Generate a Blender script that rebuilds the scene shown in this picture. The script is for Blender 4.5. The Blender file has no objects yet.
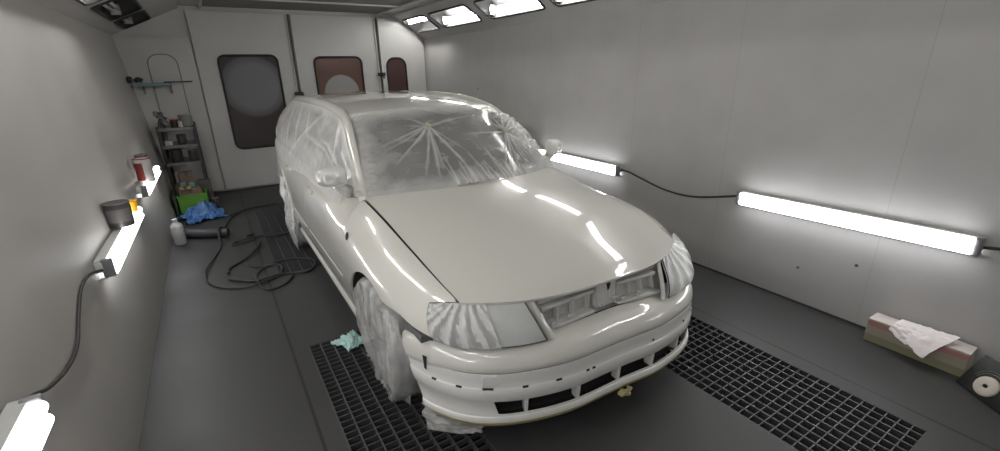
import bpy, bmesh, math, random
import numpy as np
from mathutils import Vector, Matrix, noise
random.seed(7)
SC = bpy.context.scene
COL = SC.collection
PI = math.pi

# ------------------------------------------------------------------ helpers
def pchip(xs, ys):
    xs = np.array(xs, float); ys = np.array(ys, float)
    h = np.diff(xs); d = np.diff(ys) / h
    m = np.zeros_like(ys)
    for i in range(1, len(xs) - 1):
        if d[i-1] * d[i] > 0:
            w1 = 2*h[i] + h[i-1]; w2 = h[i] + 2*h[i-1]
            m[i] = (w1 + w2) / (w1/d[i-1] + w2/d[i])
    m[0] = d[0]; m[-1] = d[-1]
    def f(x):
        x = min(max(x, xs[0]), xs[-1])
        i = int(min(max(np.searchsorted(xs, x) - 1, 0), len(xs) - 2))
        t = (x - xs[i]) / h[i]
        return float((1+2*t)*(1-t)**2*ys[i] + t*(1-t)**2*h[i]*m[i] + t*t*(3-2*t)*ys[i+1] + t*t*(t-1)*h[i]*m[i+1])
    return f

def fbm(x, y, z=0.0, o=4):
    return noise.fractal(Vector((x, y, z)), 1.0, 2.0, o)

def resample(pts, n):
    pts = [np.array(p, float) for p in pts]
    L = [0.0]
    for a, b in zip(pts, pts[1:]): L.append(L[-1] + np.linalg.norm(b - a))
    out = []
    j = 0
    for k in range(n):
        s = L[-1] * k / (n - 1)
        while j < len(L) - 2 and s > L[j+1]: j += 1
        t = (s - L[j]) / max(L[j+1] - L[j], 1e-9)
        out.append(pts[j] * (1 - t) + pts[j+1] * t)
    return out

def catmull(pts, n=6):
    pts = [np.array(p, float) for p in pts]
    P = [2*pts[0]-pts[1]] + pts + [2*pts[-1]-pts[-2]]
    out = []
    for i in range(1, len(P) - 2):
        a, b, c, d = P[i-1:i+3]
        for k in range(n):
            t = k / n
            out.append(.5*((2*b) + (c-a)*t + (2*a-5*b+4*c-d)*t*t + (3*b-a-3*c+d)*t**3))
    out.append(pts[-1])
    return out

class MB:
    """collects geometry for ONE mesh object"""
    def __init__(s): s.v = []; s.f = []; s.m = []; s.dens = None
    def add(s, vs, fs, mi=0):
        o = len(s.v); s.v += [tuple(float(c) for c in v) for v in vs]
        s.f += [tuple(o + i for i in f) for f in fs]; s.m += [mi] * len(fs)
        return s
    def box(s, a, b, mi=0, rot=None, piv=None):
        x0, y0, z0 = a; x1, y1, z1 = b
        vs = [(x0,y0,z0),(x1,y0,z0),(x1,y1,z0),(x0,y1,z0),(x0,y0,z1),(x1,y0,z1),(x1,y1,z1),(x0,y1,z1)]
        if rot is not None:
            p = Vector(piv if piv else ((x0+x1)/2, (y0+y1)/2, (z0+z1)/2))
            vs = [tuple(rot @ (Vector(v) - p) + p) for v in vs]
        return s.add(vs, [(0,3,2,1),(4,5,6,7),(0,1,5,4),(1,2,6,5),(2,3,7,6),(3,0,4,7)], mi)
    def rbox(s, a, b, r=.01, n=3, mi=0, M=None):
        """box with rounded edges (bevelled)"""
        bm = bmesh.new()
        bmesh.ops.create_cube(bm, size=1)
        for v in bm.verts:
            v.co = Vector([a[i] + (v.co[i] + .5) * (b[i] - a[i]) for i in range(3)])
        bmesh.ops.bevel(bm, geom=bm.edges[:], offset=r, segments=n, profile=.5, affect='EDGES')
        if M is not None: bm.transform(M)
        bm.verts.index_update()
        s.add([v.co[:] for v in bm.verts], [[v.index for v in f.verts] for f in bm.faces], mi)
        bm.free(); return s
    def grid(s, P, nu, nv, mi=0, skip=None, wrap=False):
        vs = []
        for i in range(nu + 1):
            for j in range(nv + 1): vs.append(P(i / nu, j / nv))
        fs = []
        for i in range(nu):
            for j in range(nv):
                if skip and skip((i + .5) / nu, (j + .5) / nv): continue
                fs.append((i*(nv+1)+j, (i+1)*(nv+1)+j, (i+1)*(nv+1)+j+1, i*(nv+1)+j+1))
        return s.add(vs, fs, mi)
    def tube(s, pts, r, n=8, mi=0, cap=True, rad=None):
        pts = [Vector([float(c) for c in p]) for p in pts]
        vs = []; fs = []
        up = Vector((0, 0, 1))
        t0 = (pts[1] - pts[0]).normalized()
        if abs(t0.dot(up)) > .9: up = Vector((1, 0, 0))
        a = t0.cross(up).normalized()
        for i, p in enumerate(pts):
            t = (pts[min(i+1, len(pts)-1)] - pts[max(i-1, 0)]).normalized()
            a = (a - t * a.dot(t)).normalized(); b = t.cross(a)
            rr = rad(i / (len(pts) - 1)) if rad else r
            for k in range(n):
                q = 2 * PI * k / n
                vs.append(p + (a * math.cos(q) + b * math.sin(q)) * rr)
        for i in range(len(pts) - 1):
            for k in range(n):
                fs.append((i*n+k, i*n+(k+1) % n, (i+1)*n+(k+1) % n, (i+1)*n+k))
        if cap:
            fs.append(tuple(range(n))[::-1]); fs.append(tuple((len(pts)-1)*n + k for k in range(n)))
        return s.add(vs, fs, mi)
    def lathe(s, prof, c=(0,0,0), n=28, mi=0, axis='z', M=None, cap=True):
        vs = []; fs = []
        for r, h in prof:
            for k in range(n):
                q = 2*PI*k/n
                p = {'z': (r*math.cos(q), r*math.sin(q), h), 'x': (h, r*math.cos(q), r*math.sin(q)), 'y': (r*math.sin(q), h, r*math.cos(q))}[axis]
                if M is not None: p = tuple(M @ Vector(p))
                vs.append((p[0]+c[0], p[1]+c[1], p[2]+c[2]))
        for i in range(len(prof) - 1):
            for k in range(n):
                fs.append((i*n+k, i*n+(k+1) % n, (i+1)*n+(k+1) % n, (i+1)*n+k))
        if cap:
            if prof[0][0] > 1e-5: fs.append(tuple(range(n))[::-1])
            if prof[-1][0] > 1e-5: fs.append(tuple((len(prof)-1)*n+k for k in range(n)))
        return s.add(vs, fs, mi)
    def sphere(s, c, r, n=14, sx=1, sy=1, sz=1, mi=0):
        pr = [(max(1e-4, math.sin(PI*i/n)), -math.cos(PI*i/n)) for i in range(n+1)]
        M = Matrix.Diagonal((r*sx, r*sy, r*sz))
        return s.lathe(pr, c, n*2, mi, 'z', M, cap=False)
    def build(s, name, mats, parent=None, smooth=True, solid=0, bevel=0, recalc=True, angle=None, outward=False):
        if outward:      # make the faces look away from the middle of the car
            ref = Vector((0, 2.3, .6)); t = 0
            for f in s.f:
                p = [Vector(s.v[i]) for i in f[:4]]
                t += (p[2]-p[0]).cross(p[-1]-p[1]).dot(sum(p, Vector())/len(p)-ref)
            if t < 0: s.f = [f[::-1] for f in s.f]
        me = bpy.data.meshes.new(name)
        me.from_pydata(s.v, [], s.f)
        if not isinstance(mats, (list, tuple)): mats = [mats]
        for m in mats: me.materials.append(m)
        me.polygons.foreach_set('material_index', s.m)
        if recalc:
            bm = bmesh.new(); bm.from_mesh(me)
            bmesh.ops.remove_doubles(bm, verts=bm.verts[:], dist=1e-5)
            bmesh.ops.recalc_face_normals(bm, faces=bm.faces[:])
            bm.to_mesh(me); bm.free()
        if smooth: me.polygons.foreach_set('use_smooth', [True] * len(me.polygons))
        if s.dens is not None:
            at = me.attributes.new('film_layers', 'FLOAT', 'POINT'); at.data.foreach_set('value', [float(d) for d in s.dens])
        me.update()
        if smooth and angle: me.set_sharp_from_angle(angle=math.radians(angle))
        o = bpy.data.objects.new(name, me); COL.objects.link(o)
        if parent is not None: o.parent = parent; o.matrix_parent_inverse = parent.matrix_basis.inverted()
        if solid:
            md = o.modifiers.new('t', 'SOLIDIFY'); md.thickness = abs(solid); md.offset = -1 if solid > 0 else 1
            es = o.modifiers.new('e', 'EDGE_SPLIT'); es.split_angle = math.radians(50); es.use_edge_sharp = False
        if bevel:
            md = o.modifiers.new('b', 'BEVEL'); md.width = bevel; md.segments = 2; md.limit_method = 'ANGLE'
        return o

def tag(o, label, cat, group=None, kind=None):
    o['label'] = label; o['category'] = cat
    if group: o['group'] = group
    if kind: o['kind'] = kind
    return o
def struct(o): o['kind'] = 'structure'; return o
def empty(name, loc, label, cat, group=None):
    o = bpy.data.objects.new(name, None); COL.objects.link(o); o.location = loc; o.empty_display_size = .1
    return tag(o, label, cat, group)
def copy_tree(o, parent=None):
    c = o.copy(); COL.objects.link(c)
    if parent is not None: c.parent = parent
    for ch in list(o.children): copy_tree(ch, c)
    return c

# ------------------------------------------------------------------ materials
def srgb(r, g, b):
    f = lambda c: (c/255/12.92) if c/255 <= .04045 else ((c/255+.055)/1.055)**2.4
    return (f(r), f(g), f(b), 1)
def mat(name, col, rough=.5, metal=0, coat=0, spec=.5, emis=None, estr=0, noise_amt=0, nscale=5, bump=0, bscale=40, rnoise=0, trans=0, alpha=1, ior=1.45, coat_rough=.05):
    m = bpy.data.materials.new(name); m.use_nodes = True
    nt = m.node_tree; b = nt.nodes['Principled BSDF']
    c = col if len(col) == 4 else (*col, 1)
    b.inputs['Base Color'].default_value = c
    b.inputs['Roughness'].default_value = rough; b.inputs['Metallic'].default_value = metal
    b.inputs['Coat Weight'].default_value = coat; b.inputs['Coat Roughness'].default_value = coat_rough
    b.inputs['Specular IOR Level'].default_value = spec
    b.inputs['Transmission Weight'].default_value = trans; b.inputs['Alpha'].default_value = alpha; b.inputs['IOR'].default_value = ior
    if emis: b.inputs['Emission Color'].default_value = (*emis[:3], 1); b.inputs['Emission Strength'].default_value = estr
    if noise_amt or rnoise or bump:
        tc = nt.nodes.new('ShaderNodeTexCoord')
    if noise_amt or rnoise:
        n = nt.nodes.new('ShaderNodeTexNoise'); n.inputs['Scale'].default_value = nscale; n.inputs['Detail'].default_value = 6
        nt.links.new(tc.outputs['Object'], n.inputs['Vector'])
    if noise_amt:
        mp = nt.nodes.new('ShaderNodeMapRange'); mp.inputs[1].default_value = .3; mp.inputs[2].default_value = .7
        mp.inputs[3].default_value = 1 - noise_amt; mp.inputs[4].default_value = 1 + noise_amt
        nt.links.new(n.outputs['Fac'], mp.inputs[0])
        mx = nt.nodes.new('ShaderNodeMix'); mx.data_type = 'RGBA'; mx.blend_type = 'MULTIPLY'; mx.inputs[0].default_value = 1
        mx.inputs[6].default_value = c; nt.links.new(mp.outputs[0], mx.inputs[7]); nt.links.new(mx.outputs[2], b.inputs['Base Color'])
    if rnoise:
        mp = nt.nodes.new('ShaderNodeMapRange'); mp.inputs[1].default_value = .3; mp.inputs[2].default_value = .7
        mp.inputs[3].default_value = rough - rnoise; mp.inputs[4].default_value = rough + rnoise
        nt.links.new(n.outputs['Fac'], mp.inputs[0]); nt.links.new(mp.outputs[0], b.inputs['Roughness'])
    if bump:
        n2 = nt.nodes.new('ShaderNodeTexNoise'); n2.inputs['Scale'].default_value = bscale; n2.inputs['Detail'].default_value = 4
        nt.links.new(tc.outputs['Object'], n2.inputs['Vector'])
        bp = nt.nodes.new('ShaderNodeBump'); bp.inputs['Strength'].default_value = bump; bp.inputs['Distance'].default_value = .01
        nt.links.new(n2.outputs['Fac'], bp.inputs['Height']); nt.links.new(bp.outputs[0], b.inputs['Normal'])
    return m

def seams(m, lines, dark=(.05,.05,.05), w=.004):
    """panel joints: thin dark lines at given (axis, position) in object space"""
    nt = m.node_tree; b = nt.nodes['Principled BSDF']
    tc = nt.nodes.new('ShaderNodeTexCoord'); sp = nt.nodes.new('ShaderNodeSeparateXYZ'); nt.links.new(tc.outputs['Object'], sp.inputs[0])
    cur = None
    for ax, pos in lines:
        a = nt.nodes.new('ShaderNodeMath'); a.operation = 'COMPARE'; a.inputs[1].default_value = pos; a.inputs[2].default_value = w
        nt.links.new(sp.outputs['XYZ'.index(ax)], a.inputs[0])
        if cur is None: cur = a
        else:
            x = nt.nodes.new('ShaderNodeMath'); x.operation = 'MAXIMUM'
            nt.links.new(cur.outputs[0], x.inputs[0]); nt.links.new(a.outputs[0], x.inputs[1]); cur = x
    mx = nt.nodes.new('ShaderNodeMix'); mx.data_type = 'RGBA'; nt.links.new(cur.outputs[0], mx.inputs[0])
    src = b.inputs['Base Color'].links
    if src: nt.links.new(src[0].from_socket, mx.inputs[6])
    else: mx.inputs[6].default_value = b.inputs['Base Color'].default_value
    mx.inputs[7].default_value = (*dark, 1)
    nt.links.new(mx.outputs[2], b.inputs['Base Color'])
    return m

def film_mat(name, base=.35, col=(.80,.80,.78), wscale=14, bst=.35, rgh=.22):
    """thin milky masking film: part see-through, part scattering, shiny"""
    m = bpy.data.materials.new(name); m.use_nodes = True; nt = m.node_tree
    for n in list(nt.nodes): nt.nodes.remove(n)
    out = nt.nodes.new('ShaderNodeOutputMaterial')
    tr = nt.nodes.new('ShaderNodeBsdfTransparent'); tr.inputs[0].default_value = (.97,.97,.97,1)
    pb = nt.nodes.new('ShaderNodeBsdfPrincipled'); pb.inputs['Base Color'].default_value = (*col,1); pb.inputs['Roughness'].default_value = rgh
    pb.inputs['Specular IOR Level'].default_value = .6
    at = nt.nodes.new('ShaderNodeAttribute'); at.attribute_name = 'film_layers'
    tc = nt.nodes.new('ShaderNodeTexCoord'); nz = nt.nodes.new('ShaderNodeTexNoise'); nz.inputs['Scale'].default_value = wscale; nz.inputs['Detail'].default_value = 5
    nt.links.new(tc.outputs['Object'], nz.inputs['Vector'])
    ma = nt.nodes.new('ShaderNodeMath'); ma.operation = 'MULTIPLY_ADD'; ma.inputs[1].default_value = .3; ma.inputs[2].default_value = base - .15
    nt.links.new(nz.outputs['Fac'], ma.inputs[0])
    ad = nt.nodes.new('ShaderNodeMath'); ad.operation = 'ADD'; ad.use_clamp = True
    nt.links.new(ma.outputs[0], ad.inputs[0]); nt.links.new(at.outputs['Fac'], ad.inputs[1])
    mx = nt.nodes.new('ShaderNodeMixShader'); nt.links.new(ad.outputs[0], mx.inputs[0])
    nt.links.new(tr.outputs[0], mx.inputs[1]); nt.links.new(pb.outputs[0], mx.inputs[2])
    bp = nt.nodes.new('ShaderNodeBump'); bp.inputs['Strength'].default_value = bst; bp.inputs['Distance'].default_value = .01
    nt.links.new(nz.outputs['Fac'], bp.inputs['Height']); nt.links.new(bp.outputs[0], pb.inputs['Normal'])
    nt.links.new(mx.outputs[0], out.inputs[0])
    return m

M = {}
M['wall'] = mat('booth_wall_paint', (.50,.49,.475), .42, noise_amt=.05, nscale=3, rnoise=.05)
M['wall_r'] = seams(mat('right_wall_paint', (.48,.470,.463), .40, noise_amt=.05, nscale=3, rnoise=.06), [('Y',3.08),('Y',1.81),('Y',.85),('Y',-.25),('Y',4.35),('Y',5.6)], (.42,.41,.40), .003)
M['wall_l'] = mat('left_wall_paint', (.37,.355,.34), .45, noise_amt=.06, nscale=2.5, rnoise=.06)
M['floor'] = mat('floor_paint', (.046,.046,.046), .5, noise_amt=.12, nscale=2.2, rnoise=.08)
seams(M['floor'], [('X',-1.225),('X',1.345)], (.015,.015,.015), .008)
M['ceil'] = mat('ceiling_filter_cloth', (.20,.20,.19), .9)
M['door'] = mat('door_paint', (.54,.535,.52), .42, noise_amt=.05, nscale=2)
M['door_dark'] = mat('side_panel_paint', (.56,.55,.53), .5, noise_amt=.06, nscale=2)
M['gap'] = mat('dark_gap', (.015,.015,.015), .8)
M['rubber'] = mat('black_rubber', (.02,.02,.02), .6)
M['steel'] = mat('dull_steel', (.30,.30,.30), .45, metal=.8)
M['grate'] = mat('grating_steel', (.085,.085,.088), .5, metal=.3)
M['pit'] = mat('pit_black', (.008,.008,.008), .9)
M['car'] = mat('fresh_white_paint', (.71,.695,.645), .28, coat=1.0, spec=.5, coat_rough=.03)
M['car_plast'] = mat('white_painted_plastic', (.72,.715,.69), .30, coat=.8, coat_rough=.05)
M['primer'] = mat('grey_overspray', (.58,.58,.56), .6, noise_amt=.08, nscale=20)
M['inner'] = mat('dark_inner_body', (.02,.02,.02), .8)
M['glass'] = mat('dark_window_glass', (.10,.10,.10), .08, spec=.6)
M['lens'] = mat('hazy_headlamp_lens', (.62,.63,.62), .3, coat=.3, noise_amt=.08, nscale=9)
M['tyre'] = mat('tyre_rubber', (.025,.025,.025), .75)
M['rim'] = mat('wheel_rim_metal', (.35,.35,.35), .4, metal=.7)
M['film'] = film_mat('masking_film', .42)
M['film2'] = film_mat('masking_film_thick', .62, wscale=9, bst=.2)
M['film3'] = film_mat('masking_film_lamp', .80, col=(.74,.74,.73), wscale=6, bst=.1, rgh=.42)
M['tape2'] = mat('pale_tape', (.62,.58,.42), .6, noise_amt=.1, nscale=18)
M['tape'] = mat('masking_tape', (.42,.37,.20), .6, noise_amt=.15, nscale=18)
M['tube'] = mat('fluorescent_tube', (.9,.9,.9), .3, emis=(.975,.98,1.0), estr=25)
M['covetube'] = mat('cove_tube', (.9,.9,.9), .3, emis=(1.0,.985,.96), estr=92)
M['lampwhite'] = mat('lamp_tray_white', (.6,.6,.6), .4)
M['lampgrey'] = mat('lamp_socket_grey', (.20,.20,.21), .5)
M['clear'] = mat('cove_glass', (1,1,1), .03, trans=1, ior=1.1)
M['blackplastic'] = mat('black_plastic', (.012,.012,.012), .45)
M['hose'] = mat('black_rubber_hose', (.030,.029,.028), .5)

# ------------------------------------------------------------------ camera (fitted)
cam = bpy.data.cameras.new('camera'); co = bpy.data.objects.new('camera', cam); COL.objects.link(co)
yaw, pit, rol = math.radians(32.05), math.radians(19.40), math.radians(-1.25)
f = Vector((math.sin(yaw)*math.cos(pit), math.cos(yaw)*math.cos(pit), -math.sin(pit)))
r = f.cross(Vector((0,0,1))).normalized(); u = r.cross(f)
r2 = r*math.cos(rol) + u*math.sin(rol); u2 = -r*math.sin(rol) + u*math.cos(rol)
mw = Matrix((( r2.x, u2.x, -f.x, -1.384), (r2.y, u2.y, -f.y, -1.201), (r2.z, u2.z, -f.z, 1.690), (0,0,0,1)))
co.matrix_world = mw
cam.sensor_fit = 'HORIZONTAL'; cam.sensor_width = 36; cam.lens = 36*448.2/1000; cam.clip_start = .02; cam.clip_end = 60
SC.camera = co

# ------------------------------------------------------------------ room shell
XL, XR, YB, YF, ZS, ZC = -1.98, 2.03, 6.65, -3.4, 2.18, 2.53
LEAN = .115     # the left wall leans out a little
def LX(z): return XL - LEAN*z
SLX = .53       # horizontal run of the slope
# floor with pits cut under the gratings
pits = [(-1.13,-.55,-.85,1.59), (-1.13,-.55,2.90,5.33), (.60,1.24,-.85,1.59)]
mb = MB()
xs = sorted({XL-.05, XR+.05, *[p[0] for p in pits], *[p[1] for p in pits]}); ys = sorted({YF-.05, YB+.05, *[p[2] for p in pits], *[p[3] for p in pits]})
for a, b in zip(xs, xs[1:]):
    for c, d in zip(ys, ys[1:]):
        if any(p[0]-1e-6 <= a and b <= p[1]+1e-6 and p[2]-1e-6 <= c and d <= p[3]+1e-6 for p in pits): continue
        mb.add([(a,c,0),(b,c,0),(b,d,0),(a,d,0)], [(0,1,2,3)])
for x0,x1,y0,y1 in pits:
    d = -.35
    mb.add([(x0,y0,0),(x1,y0,0),(x1,y1,0),(x0,y1,0),(x0,y0,d),(x1,y0,d),(x1,y1,d),(x0,y1,d)], [(4,5,6,7),(0,4,5,1),(1,5,6,2),(2,6,7,3),(3,7,4,0)], 1)
struct(mb.build('floor', [M['floor'], M['pit']], smooth=False, recalc=False))

# side walls with the sloped upper strip, window holes left open in the slope
cove_r = [(5.62,6.52),(4.32,5.45),(2.98,4.10),(1.68,2.80),(.38,1.50),(-.92,.20),(-2.22,-1.10)]
W0, W1 = .18, .50
def slope_dir(sgn):
    run = (XR-(XR-SLX)) if sgn > 0 else (XL+SLX-LX(ZS))
    L = math.hypot(run, ZC-ZS); return L, -sgn*run/L, (ZC-ZS)/L
def side_wall(name, x, sgn, mtl):
    L, ux, uz = slope_dir(sgn); xb = x; x = x if sgn > 0 else LX(ZS)
    mb = MB()
    mb.add([(xb,YF,0),(xb,YB,0),(x,YB,ZS),(x,YF,ZS)], [(0,1,2,3)])
    ys = sorted({YF, YB, *[c for w in cove_r for c in w]}); ws = [0, W0, W1, L]
    S = lambda y, w: (x+ux*w, y, ZS+uz*w)
    for a, b in zip(ys, ys[1:]):
        for c, d in zip(ws, ws[1:]):
            if (a, b) in cove_r and c == W0: continue
            mb.add([S(a,c),S(b,c),S(b,d),S(a,d)], [(0,1,2,3)])
    o = mb.build(name, mtl, smooth=False)
    return struct(o), S
wr, SR = side_wall('wall_right', XR, 1, M['wall_r'])
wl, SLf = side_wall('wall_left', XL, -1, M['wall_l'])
# end walls follow the sloped outline
def end_wall(name, y, m):
    pr = [(XL,0),(XR,0),(XR,ZS),(XR-SLX,ZC),(XR-SLX,ZC+.03),(XL+SLX,ZC+.03),(XL+SLX,ZC),(LX(ZS),ZS)]
    mb = MB(); mb.add([(a,y,b) for a,b in pr], [tuple(range(8))])
    return struct(mb.build(name, m, smooth=False))
end_wall('wall_back', YB, M['door_dark']); end_wall('wall_front', YF, M['wall'])
mb = MB(); z = ZC+.03
mb.add([(XL+SLX,YF,z),(-1.2,YF,z),(-1.2,YB,z),(XL+SLX,YB,z)], [(0,1,2,3)], 0)
mb.add([(1.25,YF,z),(XR-SLX,YF,z),(XR-SLX,YB,z),(1.25,YB,z)], [(0,1,2,3)], 0)
mb.add([(-1.2,YF,z),(1.25,YF,z),(1.25,YB,z),(-1.2,YB,z)], [(0,1,2,3)], 1)
mb.add([(XL+SLX,YF,z),(XL+SLX,YB,z),(XL+SLX,YB,ZC),(XL+SLX,YF,ZC)], [(0,1,2,3)], 0)
mb.add([(XR-SLX,YF,z),(XR-SLX,YB,z),(XR-SLX,YB,ZC),(XR-SLX,YF,ZC)], [(0,1,2,3)], 0)
struct(mb.build('ceiling', [M['wall'], M['ceil']], smooth=False))
# filter frame bars on the ceiling
mb = MB()
for x in (-1.2, 1.25): mb.box((x-.02,YF+.01,ZC+.005),(x+.02,YB-.01,ZC+.028))
for y in (5.6, 3.6, 1.6, -.4, -2.4): mb.box((-1.18,y-.015,ZC+.008),(1.23,y+.015,ZC+.028))
struct(mb.build('trim_1', M['door'], smooth=False))
# skirting folds at the walls
M['baseb'] = mat('dark_floor_joint', (.05,.05,.05), .7)
mb = MB().box((XR-.010,YF+.01,0),(XR-.001,YB-.01,.012)); struct(mb.build('baseboard_right', M['baseb'], smooth=False))

# ---- back doors
def rrect(x0, x1, z0, z1, r, n=6, taper=0):
    out = []
    for cx, cz, a0 in ((x1-r, z0+r, -90), (x1-r, z1-r, 0), (x0+r, z1-r, 90), (x0+r, z0+r, 180)):
        for k in range(n+1):
            q = math.radians(a0 + 90*k/n); out.append((cx + r*math.cos(q), cz + r*math.sin(q)))
    return out
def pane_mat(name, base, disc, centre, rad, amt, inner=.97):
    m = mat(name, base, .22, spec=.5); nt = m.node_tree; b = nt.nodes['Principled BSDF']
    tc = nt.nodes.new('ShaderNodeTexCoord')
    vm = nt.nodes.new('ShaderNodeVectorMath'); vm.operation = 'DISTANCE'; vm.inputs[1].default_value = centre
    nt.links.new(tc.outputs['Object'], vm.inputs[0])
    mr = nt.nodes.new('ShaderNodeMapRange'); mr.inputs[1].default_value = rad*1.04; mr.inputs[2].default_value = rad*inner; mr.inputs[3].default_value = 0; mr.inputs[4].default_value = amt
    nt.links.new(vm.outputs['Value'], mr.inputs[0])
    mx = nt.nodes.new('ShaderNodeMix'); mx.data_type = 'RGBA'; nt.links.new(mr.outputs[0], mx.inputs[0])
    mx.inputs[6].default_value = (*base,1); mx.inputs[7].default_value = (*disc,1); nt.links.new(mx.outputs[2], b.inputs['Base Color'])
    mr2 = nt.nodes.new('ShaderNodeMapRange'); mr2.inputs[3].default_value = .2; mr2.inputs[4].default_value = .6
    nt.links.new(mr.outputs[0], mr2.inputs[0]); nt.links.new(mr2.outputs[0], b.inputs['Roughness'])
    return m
def door(idx, x0, x1, win, pm, r=.09, arch=None):
    mb = MB().box((x0+.006, YB-.05, .03), (x1-.006, YB-.003, 2.50))
    d = struct(mb.build('door_%d' % idx, M['door'], smooth=False, bevel=.004))
    wx0, wx1, wz0, wz1 = win
    ring = rrect(wx0, wx1, wz0, wz1, r)
    n = len(ring); y = YB-.052
    g = MB(); pts = [(a, y-.004, b) for a, b in ring]; g.tube(pts+[pts[0]], .016, 8, cap=False)
    g.build('window_gasket', M['rubber'], d)
    p = MB(); p.add([(a, y-.003, b) for a, b in ring], [tuple(range(n))]); p.build('window_pane', pm, d, smooth=False, recalc=False)
    return d
pm1 = pane_mat('disc_pane_grey', (.075,.062,.062), (.21,.215,.225), (-.73, YB-.055, 1.50), .44, .85, .70)  # paler round disc mixed into the pane colour, soft at its rim
pm2 = pane_mat('disc_pane_brown', (.13,.068,.052), (.36,.36,.35), (.53, YB-.055, 1.36), .27, .85)  # same paler disc, smaller and with a crisper rim
pm3 = pane_mat('dark_red_pane', (.075,.040,.040), (.1,.1,.1), (9,9,9), .1, 0)
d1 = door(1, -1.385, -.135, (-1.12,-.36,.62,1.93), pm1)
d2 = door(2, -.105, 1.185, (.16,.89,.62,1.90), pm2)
d3 = door(3, 1.215, 2.02, (1.32,1.65,.62,1.88), pm3, .13)
# fixed side panel with a blanked-off arched window
mb = MB(); y0, y1 = YB-.045, YB-.003; q = [(-1.985,.03),(-1.40,.03),(-1.40,2.16),(-2.225,2.16)]
mb.add([(x,y0,z) for x,z in q]+[(x,y1,z) for x,z in q], [(0,1,2,3),(4,7,6,5),(0,4,5,1),(1,5,6,2),(2,6,7,3),(3,7,4,0)])
d4 = struct(mb.build('trim_2', M['door_dark'], smooth=False))
g = MB(); pts = [(a, YB-.047, b) for a, b in rrect(-1.93,-1.60,.70,1.95,.13)]; g.tube(pts+[pts[0]], .007, 6, cap=False); g.build('blanked_window_outline', mat('grey_bead', (.26,.25,.24), .6), d4)
# lock rods on the joints of the doors, with handles
for x, dd in ((-.12, d2), (1.20, d3)):
    mb = MB()
    mb.tube([(x-.035, YB-.062, .08), (x-.035, YB-.062, 2.48)], .009, 8)
    mb.tube([(x+.030, YB-.062, .08), (x+.030, YB-.062, 2.48)], .007, 8)
    mb.box((x-.004, YB-.055, .04), (x+.004, YB-.051, 2.5), 1)
    mb.build('lock_rod', [M['door_dark'], M['gap']], dd)
mb = MB(); mb.rbox((1.14,YB-.11,1.60),(1.26,YB-.062,1.655), .01); mb.tube([(1.20,YB-.10,1.63),(1.20,YB-.15,1.63),(1.22,YB-.155,1.56)], .012, 8)
mb.build('handle', M['blackplastic'], d3)
mb = MB(); mb.rbox((-.20,YB-.10,1.28),(-.07,YB-.062,1.40), .01); mb.build('handle', M['blackplastic'], d2)

# ------------------------------------------------------------------ cove lights (in the sloped strip)
def cove(S, sgn, y0, y1, label, bands, lit=True):
    L, ux, uz = slope_dir(sgn); nx, nz = sgn*uz, abs(ux)   # outward normal (out of the booth)
    def Q(y, w, d): p = S(y, w); return (p[0]+nx*d, y, p[2]+nz*d)
    g = 'cove lights in the sloped wall'
    e = empty('cove_light', Q((y0+y1)/2, (W0+W1)/2, 0), label, 'light', g)
    bpy.context.view_layer.update()
    mb = MB()
    a = [Q(y0,W0,0),Q(y1,W0,0),Q(y1,W1,0),Q(y0,W1,0),Q(y0,W0,.16),Q(y1,W0,.16),Q(y1,W1,.16),Q(y0,W1,.16)]
    mb.add(a, [(4,5,6,7),(0,4,5,1),(1,5,6,2),(2,6,7,3),(3,7,4,0)]); mb.build('reflector_box', M['lampgrey2'], e, smooth=False, recalc=False)
    ring = []
    for yy, ww in rrect(y0+.0, y1-.0, W0, W1, .06): ring.append(Q(yy, ww, -.004))
    mb = MB(); mb.tube(ring+[ring[0]], .013, 8, cap=False); mb.build('frame', M['rubber'], e)
    rr = rrect(y0, y1, W0, W1, .06, 6)
    for (cy, cw), seg in zip(((y1,W0),(y1,W1),(y0,W1),(y0,W0)), range(4)):
        s = [Q(a, b, .001) for a, b in rr[seg*7:seg*7+7]]
        corner = MB(); corner.add([Q(cy, cw, .001)]+s, [tuple(range(8))]); corner.build('corner_plate', M['wall'], e, smooth=False)
    for w in bands:
        mb = MB(); mb.tube([Q(y0+.05, w, .06), Q(y1-.05, w, .06)], .016, 10)
        mb.build('fluorescent_tube', M['covetube'] if lit else M['lampwhite'], e)
    for y in (y0+.03, y1-.03):
        mb = MB(); mb.box(*[tuple(map(min, Q(y-.02, bands[0]-.03,.04), Q(y+.02,bands[-1]+.03,.10))), tuple(map(max, Q(y-.02,bands[0]-.03,.04), Q(y+.02,bands[-1]+.03,.10)))])
        mb.build('lamp_socket', M['lampwhite'], e, smooth=False)
    mb = MB(); mb.add([Q(y0,W0,.004),Q(y1,W0,.004),Q(y1,W1,.004),Q(y0,W1,.004)], [(0,1,2,3)]); mb.build('glass', M['coveglass'], e, smooth=False)
M['lampgrey2'] = mat('lamp_reflector', (.055,.055,.055), .5)
def thin_glass(name):
    m = bpy.data.materials.new(name); m.use_nodes = True; nt = m.node_tree
    for n in list(nt.nodes): nt.nodes.remove(n)
    o = nt.nodes.new('ShaderNodeOutputMaterial'); t = nt.nodes.new('ShaderNodeBsdfTransparent'); t.inputs[0].default_value = (.92,.92,.91,1)
    g = nt.nodes.new('ShaderNodeBsdfGlossy'); g.inputs['Roughness'].default_value = .08
    mx = nt.nodes.new('ShaderNodeMixShader'); mx.inputs[0].default_value = .06
    nt.links.new(t.outputs[0], mx.inputs[1]); nt.links.new(g.outputs[0], mx.inputs[2]); nt.links.new(mx.outputs[0], o.inputs[0])
    return m
M['coveglass'] = thin_glass('cove_glass_pane')
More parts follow.
